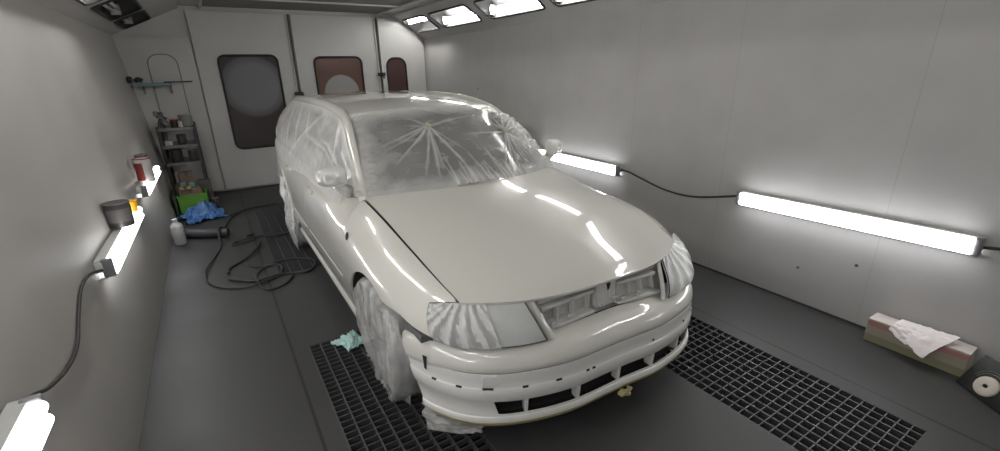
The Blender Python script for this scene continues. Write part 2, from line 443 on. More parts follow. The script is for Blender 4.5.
far = ['beside the back doors', 'second from the back doors', 'third from the back doors', 'fourth from the back doors', 'fifth from the back doors', 'sixth from the back doors', 'nearest the front wall']
for i, (a, b) in enumerate(cove_r):
    cove(SR, 1, a, b, 'lit tube light window in the right slope, %s' % far[i], [.36,.42] if i == 0 else [.215,.27])
    cove(SLf, -1, a, b, 'tube light window in the left slope, %s' % far[i], [.25,.31], lit=(i >= 2))

# ------------------------------------------------------------------ wall lamps
LIP = .052
M['traylip'] = mat('lamp_tray_lip', (.42,.42,.41), .4)
def wall_lamp(x, sgn, y0, y1, zc, label, tilt=0):
    """sgn=+1: hangs on the right wall, faces -X"""
    e = empty('wall_lamp', (x, (y0+y1)/2, zc), label, 'light', 'tube lamps along the walls')
    bpy.context.view_layer.update()
    X = lambda d: x - sgn*d
    def bx(mb, d0, d1, a, b, c, d): return mb.box((min(X(d0),X(d1)), a, c), (max(X(d0),X(d1)), b, d))
    mb = MB(); mb.rbox((min(X(.002),X(.045)), y0, zc-.026), (max(X(.002),X(.045)), y1, zc+.034), .006, 2); mb.build('tray', M['lampwhite'], e)
    for q, d in ((.038, LIP), (-.062, .046)):
        mb = MB(); bx(mb, .004, d, y0+.004, y1-.004, zc+q-.002, zc+q+.002); mb.build('tray_lip', M['traylip'], e, smooth=False)
    for dz in (-.034, .014):
        mb = MB(); mb.tube([(X(.072), y0+.035, zc+dz), (X(.072), y1-.035, zc+dz)], .023, 12); mb.build('fluorescent_tube', M['tube'], e)
    for yy in (y0, y1-.03):
        mb = MB(); mb.rbox((min(X(.03),X(.082)), yy, zc-.060), (max(X(.03),X(.082)), yy+.03, zc+.045), .008, 2); mb.build('lamp_socket', M['lampgrey'], e)
    e.rotation_euler.x = tilt
    return e
wall_lamp(XR, 1, -.70, .66, .722, 'lit white tube lamp nearest on the right wall, beside the car nose', -.022)
wall_lamp(XR, 1, 1.90, 3.22, .695, 'lit white tube lamp on the right wall behind the car mirror')
wall_lamp(XR, 1, -2.55, -1.22, .735, 'lit tube lamp on the right wall beyond the right edge of the picture')
LW = LX(.72)
wall_lamp(LW, -1, -.95, .52, .735, 'lit tube lamp low on the left wall, cut off at the picture bottom')
wall_lamp(LW, -1, 1.82, 3.20, .700, 'lit tube lamp on the left wall with a dark can and yellow cup on it', -.02)
wall_lamp(LW, -1, 3.82, 5.15, .700, 'lit tube lamp on the left wall nearest the shelf, under a red and white can', -.02)
mb = MB(); mb.tube(catmull([(XR-.03,1.93,.70),(XR-.02,1.80,.69),(XR-.018,1.656,.658),(XR-.018,1.415,.609),(XR-.018,1.198,.595),(XR-.018,1.003,.615),(XR-.02,.75,.68),(XR-.03,.65,.71)],8), .008, 8)
tag(mb.build('lamp_cable', M['hose']), 'black cable sagging between the two lamps on the right wall', 'cable')
mb = MB(); mb.tube(catmull([(LX(.70)+.03,1.83,.70),(LX(.74)+.015,1.68,.74),(LX(.76)+.012,1.50,.74),(LX(.70)+.012,1.30,.68),(LX(.62)+.012,1.12,.62),(LX(.62)+.012,.95,.62),(LX(.66)+.012,.76,.66),(LX(.71)+.02,.62,.72),(LX(.74)+.03,.51,.735)],8), .007, 8)
tag(mb.build('lamp_cable', M['hose']), 'dark cable hanging between the two nearest lamps on the left wall', 'cable')
mb = MB(); mb.tube(catmull([(XR-.03,-.69,.72),(XR-.02,-.85,.74),(XR-.02,-1.1,.72),(XR-.02,-1.6,.70)],6), .008, 8)
tag(mb.build('lamp_cable', M['hose']), 'black cable leaving the right end of the nearest right wall lamp', 'cable')

# ------------------------------------------------------------------ floor gratings
def grating(x0, x1, y0, y1, px, py, label):
    mb = MB()
    nx = round((x1-x0)/px); ny = round((y1-y0)/py)
    for i in range(nx+1):
        x = x0 + (x1-x0)*i/nx; x = min(max(x, x0+.004), x1-.004)
        mb.box((x-.004, y0, -.036), (x+.004, y1, -.001))
    for j in range(ny+1):
        y = y0 + (y1-y0)*j/ny; y = min(max(y, y0+.003), y1-.003)
        mb.box((x0, y-.0028, -.034), (x1, y+.0028, -.003))
    return tag(mb.build('floor_grating', M['grate'], smooth=False, recalc=False), label, 'floor grating', 'gratings in the booth floor')
grating(-1.13,-.55,-.85,1.59,.072,.044,'steel floor grating under the front wheel with a teal cloth on it')
grating(-1.13,-.55,2.90,5.33,.098,.030,'steel floor grating at the rear wheel with a hose loop on it')
grating(.60,1.24,-.85,1.59,.058,.052,'steel floor grating in front of the car toward the carton')

# ------------------------------------------------------------------ the car (nose at y=0, facing -Y)
car = empty('car', (0, 2.3, 0), 'white estate car freshly painted and masked with plastic film', 'car')
bpy.context.view_layer.update()
zh = pchip([.31,.46,.607,.745,.90,1.07,1.30,1.42], [.768,.800,.830,.860,.892,.930,.970,.985])
xh = pchip([.31,.46,.607,.745,.90,1.07,1.30,1.42], [.650,.660,.667,.673,.680,.690,.702,.708])
xm_ = pchip([.30,.345,.46,.58,.70,.93,1.3,3.0,3.7,4.1,4.4,4.58,4.68], [.735,.757,.800,.824,.846,.868,.873,.875,.874,.862,.83,.79,.74])
low = pchip([.15,.20,.28,.36,.45,.55,.60], [.90,.93,.955,.975,.992,1.0,1.0])
zt_ = pchip([1.36,1.42,1.60,1.9,3.0,4.0,4.5,4.68], [.982,.975,.962,.960,.975,1.0,1.01,1.01])
xt_ = pchip([1.36,1.42,1.60,1.80,3.0,3.8,4.4,4.68], [.705,.712,.755,.782,.79,.785,.75,.66])
def ztop(y): return zh(y) if y < 1.36 else zt_(y)
def xtop(y): return xh(y) if y < 1.36 else xt_(y)
def SX(y, z):
    m = xm_(y)
    if z <= .60: return m * low(z)
    s = min(max((z-.60)/(ztop(y)-.60), 0), 1)
    t = min(max((y-.30)/.6, 0), 1); e = 2.3 + .5*t*t*(3-2*t)
    return xtop(y) + (m - xtop(y)) * (1 - s**e)
def coons(bot, top, lef, rig, nu, nv):
    """bot/top run front->rear, lef/rig run low->high; returns fn(u,v)->(a,b)"""
    Bm = resample(bot, nu+1); T = resample(top, nu+1); Lf = resample(lef, nv+1); R = resample(rig, nv+1)
    def P(u, v):
        i = round(u*nu); j = round(v*nv)
        c = (1-u)*(1-v)*Bm[0] + u*(1-v)*Bm[-1] + (1-u)*v*T[0] + u*v*T[-1]
        return (1-v)*Bm[i] + v*T[i] + (1-u)*Lf[j] + u*R[j] - c
    return P
def side_panel(name, s, bot, top, lef, rig, nu=40, nv=24, m=None, off=.008, solid=.012, parent=None):
    C = coons(bot, top, lef, rig, nu, nv)
    mb = MB(); mb.grid(lambda u, v: (lambda q: (s*(SX(q[0], q[1])+off*(1-min(1, max(0, (q[1]-.6)/(ztop(q[0])-.6)))**4)), q[0], q[1]))(C(u, v)), nu, nv)
    o = mb.build(name, m or M['car'], parent or car, recalc=False, solid=solid, outward=True)
    return o
def arc(cy, cz, r, a0, a1, n=14):
    return [(cy + r*math.cos(math.radians(a0+(a1-a0)*k/n)), cz + r*math.sin(math.radians(a0+(a1-a0)*k/n))) for k in range(n+1)]
WF, WR, WZ, WR_ = .93, 3.635, .325, .375
hedge = [(y, ztop(y)-.0025) for y in np.linspace(.335, 1.395, 24)]
for s in (-1, 1):
    # front wing
    side_panel('front_wing', s,
        [(.352,.612),(.42,.620),(.50,.630),(.568,.640)] + arc(WF,WZ,WR_,122,2,18) + [(1.31,.30),(1.355,.30),(1.3995,.30)],
        [(.320,.764)] + hedge,
        [(.352,.612),(.374,.65),(.392,.70),(.395,.745),(.320,.764)],
        [(1.3995,.30),(1.3995,.5),(1.3995,.7),(1.3995,.971)], 80, 30)
    # doors
    fd = side_panel('front_door', s, [(1.401,.30),(2.497,.30)], [(y, ztop(y)-.002) for y in np.linspace(1.401,2.497,20)],
        [(1.401,.30),(1.401,.973)], [(2.497,.30),(2.497,.962)], 36, 24)
    rd = side_panel('rear_door', s, [(2.505,.30),(3.20,.30)], [(y, ztop(y)-.002) for y in np.linspace(2.505,3.52,20)],
        [(2.505,.30),(2.505,.962)], [(3.20,.30)] + arc(WR,WZ,WR_+.02,172,140,8) + [(3.38,.66),(3.46,.80),(3.52,.985)], 36, 24)
    # rear quarter
    side_panel('rear_quarter_panel', s, [(3.21,.30)] + arc(WR,WZ,WR_,172,8,18) + [(4.05,.34),(4.25,.40)],
        [(y, ztop(y)-.002) for y in np.linspace(3.53,4.62,20)],
        [(3.21,.30)] + arc(WR,WZ,WR_+.0,172,140,8) + [(3.39,.66),(3.47,.80),(3.53,.985)], [(4.25,.40),(4.40,.6),(4.60,.62),(4.62,1.008)], 44, 24)
    # sill
    mb = MB()
    pr = [(.845,.292),(.857,.275),(.852,.235),(.835,.205),(.80,.20)]
    mb.grid(lambda u, v: (lambda k: (s*pr[k][0], 1.30+1.94*u, pr[k][1]))(round(v*4)), 10, 4)
    mb.build('sill', M['car'], car, solid=.01, recalc=False, outward=True)
    # door handles
    for y, dd in ((2.33, fd), (3.36, rd)):
        mb = MB(); x = SX(y, .85)
        mb.rbox((min(s*(x-.005), s*(x+.028)), y-.09, .838), (max(s*(x-.005), s*(x+.028)), y+.06, .868), .009, 3); mb.build('door_handle', M['car_plast'], dd)
    # lower door strips (masked body-colour mouldings)
    for (y0, y1, dd) in ((1.43,2.47,fd), (2.53,3.18,rd)):
        mb = MB()
        for k in range(13): pass
        mb.grid(lambda u, v: (s*(SX(y0+(y1-y0)*u, .50)+ (.012 if .2 < v < .8 else .001)), y0+(y1-y0)*u, .475+.05*v), 12, 5)
        mb.build('side_moulding', M['car_plast'], dd)
    # side repeater hole
    mb = MB(); x = SX(1.30,.80); n = 16
    mb.add([(s*(SX(1.30+.024*math.cos(2*PI*k/n)+.006*math.sin(2*PI*k/n), .80+.021*math.sin(2*PI*k/n))+.0105), 1.30+.024*math.cos(2*PI*k/n)+.006*math.sin(2*PI*k/n), .80+.021*math.sin(2*PI*k/n)) for k in range(n)], [tuple(range(n))])
    mb.build('indicator_hole', M['gap'], car, smooth=False)
    # dark inner strips behind the panel gaps
    mb = MB()
    for y, z0, z1 in ((1.401,.30,.96),(2.50,.30,.955)):
        mb.grid(lambda u, v: (s*(SX(y, z0+(z1-z0)*v)-.016), y-.03+.06*u, z0+(z1-z0)*v), 1, 16)
    mb.grid(lambda u, v: (s*(xh(.33+1.05*v)-.03+.06*u), .33+1.05*v, zh(.33+1.05*v)-.022-.012*u), 2, 20)
    mb.build('gap_liner', M['inner'], car)
    # wheel arch liner
    for cy in (WF, WR):
        mb = MB(); R0 = WR_+.004
        mb.grid(lambda u, v: (s*(.50+.27*v), cy+R0*math.cos(PI*1.08*u-.04*PI), WZ+R0*math.sin(PI*1.08*u-.04*PI)), 28, 4)
        n = 28; mb.add([(s*.50, cy+R0*math.cos(PI*k/n), WZ+R0*math.sin(PI*k/n)) for k in range(n+1)] + [(s*.5, cy-R0, .18), (s*.5, cy+R0, .18)][::1], [tuple(list(range(n+1))+[n+1,n+2])])
        mb.build('wheel_arch_liner', M['inner'], car)

# ---- bonnet
yfr = pchip([0,.2,.39,.54,.65], [.105,.117,.163,.235,.310])
zc_ = pchip([0,.03,.08,.16,.38,.66,1], [.768,.792,.818,.850,.915,.975,1.022])
ze_ = pchip([0,.15,.28,.41,.55,.70,.91,1], [.768,.800,.830,.860,.892,.932,.972,.985])
def bonnet(u, v):
    s = -1 + 2*u; a = abs(s)
    x1 = xh(.31+1.09*v) - .0015
    yf = yfr(a*.647); yr = 1.17 + .225*a**2.2
    y = yf + (yr-yf)*v
    w = a**2.6
    return (s*x1, y, zc_(v)*(1-w) + (ze_(v))*w)
vv = [0,.012,.025,.045,.07,.1,.14] + list(np.linspace(.18,1,30))
mb = MB(); nv = len(vv)-1; nu = 64
def bon(u, v): return bonnet(u, vv[round(v*nv)])
mb.grid(bon, nu, nv)
# rolled front lip
mb.grid(lambda u, v: (lambda p: (p[0]*(1-.004*v), p[1]+.012*v+.010*v*v, p[2]-.020*v*(2-v)))(bonnet(u, 0)), nu, 4)
mb.build('bonnet', M['car'], car, solid=.008, recalc=False, outward=True)

# ---- front bumper
plan = [(0,.03),(.2,.038),(.3,.055),(.4,.084),(.5,.122),(.58,.165),(.65,.218),(.70,.272),(.74,.333),(.775,.402),(.798,.47),(.814,.54),(.822,.62)]
pl = catmull([(x, y) for x, y in plan], 6)
px_ = [p[0] for p in pl]
ang = [math.atan2(p[1]-.0, p[0]) for p in pl]
PLAN = [np.array(p) for p in pl]
Ls = [0.0]
for a, b in zip(PLAN, PLAN[1:]): Ls.append(Ls[-1]+float(np.linalg.norm(b-a)))
PX = pchip(Ls, [p[0] for p in PLAN]); PY = pchip(Ls, [p[1] for p in PLAN]); LT = Ls[-1]
def s_of_x(x): return float(np.interp(x, [p[0] for p in PLAN], Ls))
def bump(sl, z, d):
    """point on the bumper: signed length along plan, height, inward offset"""
    a = abs(sl); g = 1 if sl >= 0 else -1
    x, y = PX(a), PY(a); e = .004
    tx, ty = PX(min(a+e, LT))-PX(max(a-e, 0)), PY(min(a+e, LT))-PY(max(a-e, 0)); l = math.hypot(tx, ty) or 1
    nx, ny = -ty/l, tx/l     # inward
    return (g*(x+nx*d), y+ny*d, z)
def end_s(z): return LT - max(0, (.56-z))*.50
def bstrip(name, prof, holes=None, m=None, parent=None, solid=.006, smax=None, smin=None, ns=110, curvez=None):
    """prof = list of (z, inward offset)"""
    ss = sorted(set([round(k/ns*2-1, 5) for k in range(ns+1)]))
    if holes:
        for h in holes: ss = sorted(set(ss + [h[0]/LT, h[1]/LT]))
    mb = MB(); nz = len(prof)
    vs = []
    for t in ss:
        for z, d in prof:
            E = end_s(z) if smax is None else smax
            zz = z + (curvez(t*E) if curvez else 0)
            vs.append(bump(t*E, zz, d*(1-.72*min(1, max(0, (abs(t*E)-.72)/.18))) if z > .5 else d))
    fs = []
    for i in range(len(ss)-1):
        for j in range(nz-1):
            tm = (ss[i]+ss[i+1])/2*LT; zm = (prof[j][0]+prof[j+1][0])/2
            if holes and any(h[0] < tm < h[1] and h[2] < zm < h[3] for h in holes): continue
            fs.append((i*nz+j, i*nz+j+1, (i+1)*nz+j+1, (i+1)*nz+j))
    mb.add(vs, fs)
    return mb.build(name, m or M['car_plast'], parent or car, solid=solid, recalc=False, outward=True)
# the lower edge of the nose rises a touch toward the corners
bumper = bstrip('front_bumper', [(.578,.115),(.574,.085),(.566,.060),(.552,.038),(.534,.020),(.512,.009),(.488,.003),(.466,.001),(.4625,.004)], m=M['car'], curvez=lambda t: -.060*max(0, (abs(t)-.78)/(LT-.78))**1.2)
dg = MB()
HX = s_of_x(.640)
body = bstrip('bumper_lower_skin', [(.4575,.008),(.455,.003),(.42,.002),(.39,.002),(.386,.000),(.382,-.003),(.35,-.003),(.322,-.001),(.314,.004),(.244,.006),(.238,.004),(.234,.004)],
              holes=[(-HX,HX,.244,.314)], m=M['car_plast'], parent=bumper)
lip = bstrip('bumper_lip', [(.236,.012),(.234,.003),(.230,-.001),(.216,-.004),(.202,-.003),(.190,.003),(.180,.012),(.175,.03)], m=M['car_plast'], parent=bumper)
bstrip('lip_masking_tape', [(.206,-.0048),(.198,-.0028),(.189,.001),(.177,.010),(.169,.030)], m=M['tape'], parent=bumper, solid=.002, smax=LT*.80)
# dark backing inside the bumper (seen through the grille and the groove)
bstrip('bumper_core', [(.56,.10),(.47,.040),(.44,.040),(.34,.045),(.33,.10),(.25,.11),(.24,.04),(.2,.05)], m=M['inner'], parent=bumper, smax=LT*.93, solid=.004)
for x in (-.45,-.222,0,.222,.45):
    mb = MB(); sl = math.copysign(s_of_x(abs(x)), x) if x else 0
    for d0, d1, w in ((.004,.05,.011),):
        q = [bump(sl-w, .318, d0), bump(sl+w, .318, d0), bump(sl+w, .318, d1), bump(sl-w, .318, d1), bump(sl-w*.7, .238, d0+.004), bump(sl+w*.7, .238, d0+.004), bump(sl+w*.7, .238, d1), bump(sl-w*.7, .238, d1)]
        mb.add(q, [(0,1,2,3),(4,7,6,5),(0,4,5,1),(1,5,6,2),(2,6,7,3),(3,7,4,0)])
    mb.build('grille_slat', M['car_plast'], bumper, smooth=False, bevel=.003)
# empty clip slots for the trim strips
for x, w in ((-.762,.013),(-.695,.014),(-.600,.024),(-.455,.013),(-.315,.013),(-.185,.008),(-.155,.008),(.20,.007),(.47,.010),(.60,.010)):
    sl = math.copysign(s_of_x(abs(x)), x)
    mb = MB(); z = .3865 if x < 0 else .405
    mb.add([bump(sl-w, z-.005, -.0035), bump(sl+w, z-.005, -.0035), bump(sl+w, z+.005, -.0005), bump(sl-w, z+.005, -.0005)], [(0,1,2,3)])
    mb.build('clip_slot', M['gap'], bumper, smooth=False)
for g in (-1, 1):
    sl = s_of_x(.782)*g
    mb = MB()
    a = [bump(sl-.016*g, .488, -.001), bump(sl+.012*g, .488, -.001), bump(sl+.006*g, .420, -.0015), bump(sl-.008*g, .415, -.0015)]
    mb.add(a, [(0,1,2,3)]); mb.build('side_slot', M['gap'], bumper, smooth=False)
# round cover of the towing eye
mb = MB(); sl = -s_of_x(.585)
mb.grid(lambda u, v: bump(sl-.045+.09*u, .392+.063*v, .003-.007*(max(0, 1-(2*u-1)**4)*max(0, 1-(2*v-1)**4))**.5*(1-.8*u)), 12, 10)
mb.build('towing_eye_cover', M['car_plast'], bumper)
# yellow tape tag below the lip
mb = MB(); p = bump(.03, .178, .0)
mb.grid(lambda u, v: (p[0]-.03+.06*u+.012*math.sin(7*v), p[1]-.012+.012*math.sin(9*u+4*v), p[2]+.012-.055*v*(1-.4*abs(2*u-1))), 8, 6)
mb.build('tape_tail', M['tape'], bumper, solid=.002)

# ---- grille opening: support panel with frames
sup = MB()
sup.box((-.41,.205,.56),(.41,.215,.775))
sp = sup.build('radiator_support', M['primer'], car, smooth=False)
mb = MB(); mb.rbox((-.345,.150,.712),(-.055,.205,.748), .006, 2); mb.rbox((.055,.150,.712),(.345,.205,.748), .006, 2); mb.build('upper_crossbar', M['primer'], sp)
M['primer2'] = mat('light_overspray', (.62,.62,.60), .5, noise_amt=.08, nscale=25)
for g in (-1, 1):
    xs_ = [.085,.165,.245,.325]
    mb = MB()
    for x in xs_: mb.rbox((g*x-.006,.150,.60),(g*x+.006,.206,.694), .004, 2)
    mb.rbox((min(g*.07,g*.335),.135,.684),(max(g*.07,g*.335),.206,.704), .005, 2)
    mb.rbox((min(g*.07,g*.335),.120,.585),(max(g*.07,g*.335),.206,.603), .005, 2)
    mb.build('grille_bracket', M['primer2'], sp)
mb = MB(); mb.rbox((-.06,.130,.60),(.06,.206,.735), .01, 3); mb.build('latch_plate', M['primer2'], sp)
mb = MB(); mb.add([(-.012,.128,.735),(.022,.128,.735),(.016,.128,.69),(.004,.128,.675)], [(0,1,2,3)]); mb.add([(-.012,.127,.7352),(.022,.127,.7352),(.022,.20,.7352),(-.012,.20,.7352)], [(0,1,2,3)]); mb.build('latch_notch', M['gap'], sp, smooth=False)
for x, z in ((-.04,.62),(.045,.63),(.10,.615),(.19,.62),(-.2,.62),(-.29,.615)):
    mb = MB(); mb.lathe([(.012,.0),(.012,-.012),(.006,-.014),(.006,-.004),(0.0005,-.004)], (x,.128,z), 12, 0, 'y'); mb.build('clip', M['primer2'], sp)
for g in (-1, 1):   # ribbons between grille and headlamps
    mb = MB()
    A = [np.array([g*.392,.178,.757]), np.array([g*.372,.150,.70]), np.array([g*.345,.125,.63]), np.array([g*.318,.105,.570])]
    A = catmull(A, 5); n = len(A)-1
    mb.grid(lambda u, v: (A[round(u*n)][0]+g*(-.020+.040*v), A[round(u*n)][1]+.010*(2*v-1)*0-.010*(1-(2*v-1)**2)+.014*v, A[round(u*n)][2]), n, 6)
    mb.build('grille_surround', M['car'], bumper, solid=.01, recalc=False, outward=True)

for ch in sp.children: ch.location.y += .020
# ---- headlamps
M['seal'] = mat('grey_lamp_seal', (.12,.12,.12), .6)
def lamp_pt(g, u, v):
    """u: inner -> outer, v: bottom -> top"""
    T = [(.405,.176,.757),(.54,.246,.757),(.65,.318,.757),(.735,.412,.744)]
    Bt = [(.328,.095,.574),(.46,.128,.576),(.60,.195,.578),(.752,.352,.598)]
    T = lampT; Bt = lampB; n = len(T)-1
    a = T[round(u*n)]; b = Bt[round(u*n)]
    p = b*(1-v) + a*v
    k = math.sin(PI*min(max(v,0),1))**.8 * (.018 + .012*u**3)
    nrm = np.array([.35+.5*u, -1+.5*u, .35]); nrm /= np.linalg.norm(nrm)
    p = p + nrm*k
    return (g*p[0], p[1], p[2])
lampT = resample(catmull([(.412,.178,.757),(.54,.246,.757),(.65,.322,.757),(.744,.402,.747)], 8), 31)
lampB = resample(catmull([(.345,.105,.574),(.46,.134,.576),(.60,.200,.578),(.69,.272,.582),(.757,.350,.600)], 8), 31)
for g in (-1, 1):
    mb = MB(); mb.grid(lambda u, v: lamp_pt(g, u, v), 30, 14)
    hl = mb.build('headlamp', M['lens'], car, solid=.008, recalc=False, outward=True)
    mb = MB()
    ed = [lamp_pt(g, 1, v) for v in np.linspace(0, 1, 9)] + [lamp_pt(g, u, 1) for u in np.linspace(1, .0, 16)] + [lamp_pt(g, 0, v) for v in np.linspace(1, 0, 9)] + [lamp_pt(g, u, 0) for u in np.linspace(0, 1, 16)]
    mb.tube(ed, .0035, 6, cap=False); mb.build('lamp_seal', M['seal'], hl)
    # bracket in the open gap between wing and bumper
    mb = MB(); mb.rbox((min(g*.74,g*.80),.40,.565),(max(g*.74,g*.80),.58,.60), .006, 2); mb.rbox((min(g*.755,g*.80),.48,.595),(max(g*.755,g*.80),.53,.63), .005, 2)
    mb.build('bumper_bracket', M['seal'], car)

# ---- glasshouse
zr_ = pchip([1.95,2.2,2.5,3.0,3.5,4.0,4.35,4.45], [1.372,1.412,1.438,1.450,1.447,1.430,1.402,1.385])     # at the rails
xr_ = pchip([1.95,2.3,3.0,4.0,4.45], [.565,.575,.58,.572,.55])
def roof_pt(u, v):
    s = -1+2*u; a = abs(s)
    yf = 1.93 + .10*a*a; yb = 4.42 - .10*a*a
    y = yf + (yb-yf)*v
    return (s*(xr_(y)-.012), y, zr_(y) + .047*(1-a**2.4) - (.012*(1-min(1, v/.03))))
mb = MB(); mb.grid(roof_pt, 40, 44); mb.build('roof', M['car'], car, solid=.01, recalc=False, outward=True)
def ws_pt(u, v, off=0.0):
    s = -1+2*u; a = abs(s)
    b = np.array([.690*s, 1.165+.235*a**2.2, 1.015-.035*a*a]); t = np.array([.560*s, 1.93+.095*a*a, 1.408-.032*a*a])
    p = b*(1-v) + t*v
    n = np.array([.30*s, -.50, .80]); n /= np.linalg.norm(n)
    p = p + n*(.030*(1-a*a)*math.sin(PI*v)*.9 + .012*math.sin(PI*v) + off)
    return p
mb = MB(); mb.grid(lambda u, v: tuple(ws_pt(.0+1.0*u, .02+.96*v)), 40, 24)
mb.build('windscreen', M['glass'], car, solid=.006, recalc=False, outward=True)
mb = MB(); mb.grid(lambda u, v: (lambda p: (p[0], p[1]-.03*(1-v), p[2]-.018*(1-v)-.002))(ws_pt(u, .04*v)), 40, 3); mb.build('cowl', M['inner'], car)
for s in (-1, 1):
    # A pillar running into the roof rail
    pts = catmull([(s*.706,1.385,.955),(s*.700,1.425,.985),(s*.672,1.585,1.105),(s*.640,1.76,1.225),(s*.605,1.96,1.345),(s*.585,2.15,1.400),(s*.583,2.5,1.436),(s*.588,3.0,1.448),(s*.588,3.5,1.445),(s*.58,4.0,1.428),(s*.565,4.38,1.395)], 7)
    mb = MB(); vs = []; n = 12
    for i, p in enumerate(pts):
        t = pts[min(i+1, len(pts)-1)] - pts[max(i-1, 0)]; t /= np.linalg.norm(t)
        o = np.array([s*.80, -.25, .5]); o -= t*o.dot(t); o /= np.linalg.norm(o); b = np.cross(t, o)
        for k in range(n):
            q = 2*PI*k/n; vs.append(p + o*(math.cos(q)*.020) + b*(math.sin(q)*.036))
    fs = [(i*n+k, i*n+(k+1) % n, (i+1)*n+(k+1) % n, (i+1)*n+k) for i in range(len(pts)-1) for k in range(n)]
    mb.add(vs, fs + [tuple(range(n))]); mb.build('roof_pillar', M['car'], car)
    # side of the glasshouse
    def gh(y, k, off=0):
        z0, x0 = ztop(y)-.004, xtop(y)-.004
        if y < 2.12:
            t = max(0, (y-1.40)/(2.12-1.40)); z1 = .975 + (1.392-.975)*t**.97; x1 = .702 + (.585-.702)*t
        else: z1, x1 = zr_(y), xr_(y)+.008
        z1 = max(z1, z0+.002)
        bul = .018*math.sin(PI*k)
        return (s*(x0+(x1-x0)*k+bul+off), y, z0+(z1-z0)*k)
    mb = MB(); mb.grid(lambda u, v: gh(1.44+3.0*u, v), 60, 12); mb.build('window_frame', M['car'], car, solid=.008, recalc=False, outward=True)
    for y0, y1, nm in ((1.66,2.43,'side_window'), (2.57,3.40,'side_window'), (3.55,4.22,'side_window')):
        mb = MB()
        def gp(u, v):
            yy = y0+(y1-y0)*u
            if nm and y0 < 2: yy = y0 + (y1-y0)*u
            return gh(yy, .06+.80*v, .004)
        mb.grid(gp, 24, 10); mb.build(nm, M['glass'], car, solid=.003)
    # door mirror: shell on a foot
    foot = MB(); foot.tube([(s*.735,1.56,.985),(s*.78,1.55,1.015),(s*.82,1.54,1.05)], .03, 12, rad=lambda t: .040-.010*t); fo = foot.build('door_mirror', M['car_plast'], car)
    mb = MB()
    def shell(u, v):
        q = 2*PI*u; t = PI*v
        ct, st = math.cos(q), math.sin(q)
        rx = math.copysign(abs(ct)**.6, ct); rz = math.copysign(abs(st)**.7, st)
        dep = math.cos(t); w = math.sin(t)**.55
        x = .840+.083*rx*w; z = 1.098+.060*rz*w*(1-.12*rx)
        y = 1.545 - .070*max(dep,-.25) + .02*rx
        return (s*x, y, z)
    mb.grid(shell, 28, 16); mb.build('mirror_shell', M['car_plast'], fo)
# ---- tail
mb = MB()
def tail(u, v):
    s = -1+2*u; a = abs(s)
    z = .40 + 1.0*v
    y = (4.66 if z < 1.0 else 4.66 - .30*((z-1.0)/.4)**1.2) - .10*a**3
    w = SX(4.58, min(z,1.0)) if z < 1.0 else .735 + (.56-.735)*(z-1.0)/.4
    return (s*w, y, z)
mb.grid(tail, 30, 24); tg = mb.build('tailgate', M['car'], car, solid=.01, recalc=False, outward=True)
mb = MB(); mb.grid(lambda u, v: (lambda p: (p[0], p[1]+.004, p[2]))(tail(.08+.84*u, .64+.30*v)), 20, 8); mb.build('rear_window', M['glass'], tg, solid=.003)
mb = MB()
mb.grid(lambda u, v: (lambda s, z: (s*(.80+.02*math.sin(PI*v)), 4.70-.12*abs(s)**3+.03*math.sin(PI*v), z))(-1+2*u, .24+.36*v), 30, 8); mb.build('rear_bumper', M['car_plast'], car, solid=.01, recalc=False, outward=True)
# ---- dark inner shell, added to block light inside the body
mb = MB()
mb.rbox((-.60,.30,.21),(.60,4.45,.60), .03, 2)
mb.rbox((-.49,.40,.58),(.49,1.25,.70), .03, 2)
mb.build('inner_shell', M['inner'], car)
mb = MB(); mb.rbox((-.64,1.55,.55),(.64,4.35,.93), .05, 2); mb.build('cabin_floor', M['inner'], car)

# ---- wheels
def wheel(s, cy):
    cx = s*.755
    t = MB(); t.lathe([(.205,-.085),(.235,-.098),(.290,-.098),(.312,-.085),(.318,-.05),(.319,0),(.318,.05),(.312,.085),(.290,.098),(.235,.098),(.205,.085)], (cx, cy, .319), 44, 0, 'x', cap=False)
    w = t.build('wheel', M['tyre'], car)
    rm = MB(); rm.lathe([(.205,-.085),(.205,.07),(.195,.078),(.18,.062),(.17,.05),(.06,.062),(.05,.07),(.0005,.07)] if s > 0 else [(.205,.085),(.205,-.07),(.195,-.078),(.18,-.062),(.17,-.05),(.06,-.062),(.05,-.07),(.0005,-.07)], (cx, cy, .319), 40, 0, 'x', cap=False)
    rm.build('rim', M['rim'], w)
for s in (-1, 1):
    wheel(s, WF); wheel(s, WR)

# ------------------------------------------------------------------ the nose as it stands: a little skewed, right corner forward and low
def sm(a, b, x):
    t = min(max((x-a)/(b-a), 0), 1); return t*t*(3-2*t)
def warp(p):
    x, y, z = p
    fr = 1 - sm(.35, 1.2, y)
    if fr <= 0: return p
    r = max(0, x/.65)
    w = sm(.56, .75, z); g = math.exp(-((y-.62)/.30)**2)
    return (x + .055*sm(-.45, .05, x)*fr*(1-.45*w*min(1, r)) + .055*w*r*g, y - .10*r**1.2*fr*(1-.72*w), z - .022*r*w*(1-sm(.3, .6, y)) + .018*w*g*r)
def warp_obj(o):
    for v in o.data.vertices: v.co = warp(v.co)
    o.data.update()
done = set()
for o in list(bpy.data.objects):
    if o.type == 'MESH' and o.name != 'x':
        t = o
        while t.parent: t = t.parent
        if t == car and o.data.name not in done: done.add(o.data.name); warp_obj(o)

# ------------------------------------------------------------------ masking film
def film(name, P, nu, nv, D, m, label, group='sheets of masking film on the car', w=False, cat='masking film'):
    mb = MB(); mb.grid(P, nu, nv)
    mb.dens = [D(i/nu, j/nv) for i in range(nu+1) for j in range(nv+1)]
    o = mb.build(name, m, None, recalc=False)
    if w: warp_obj(o)
    return tag(o, label, cat, group)

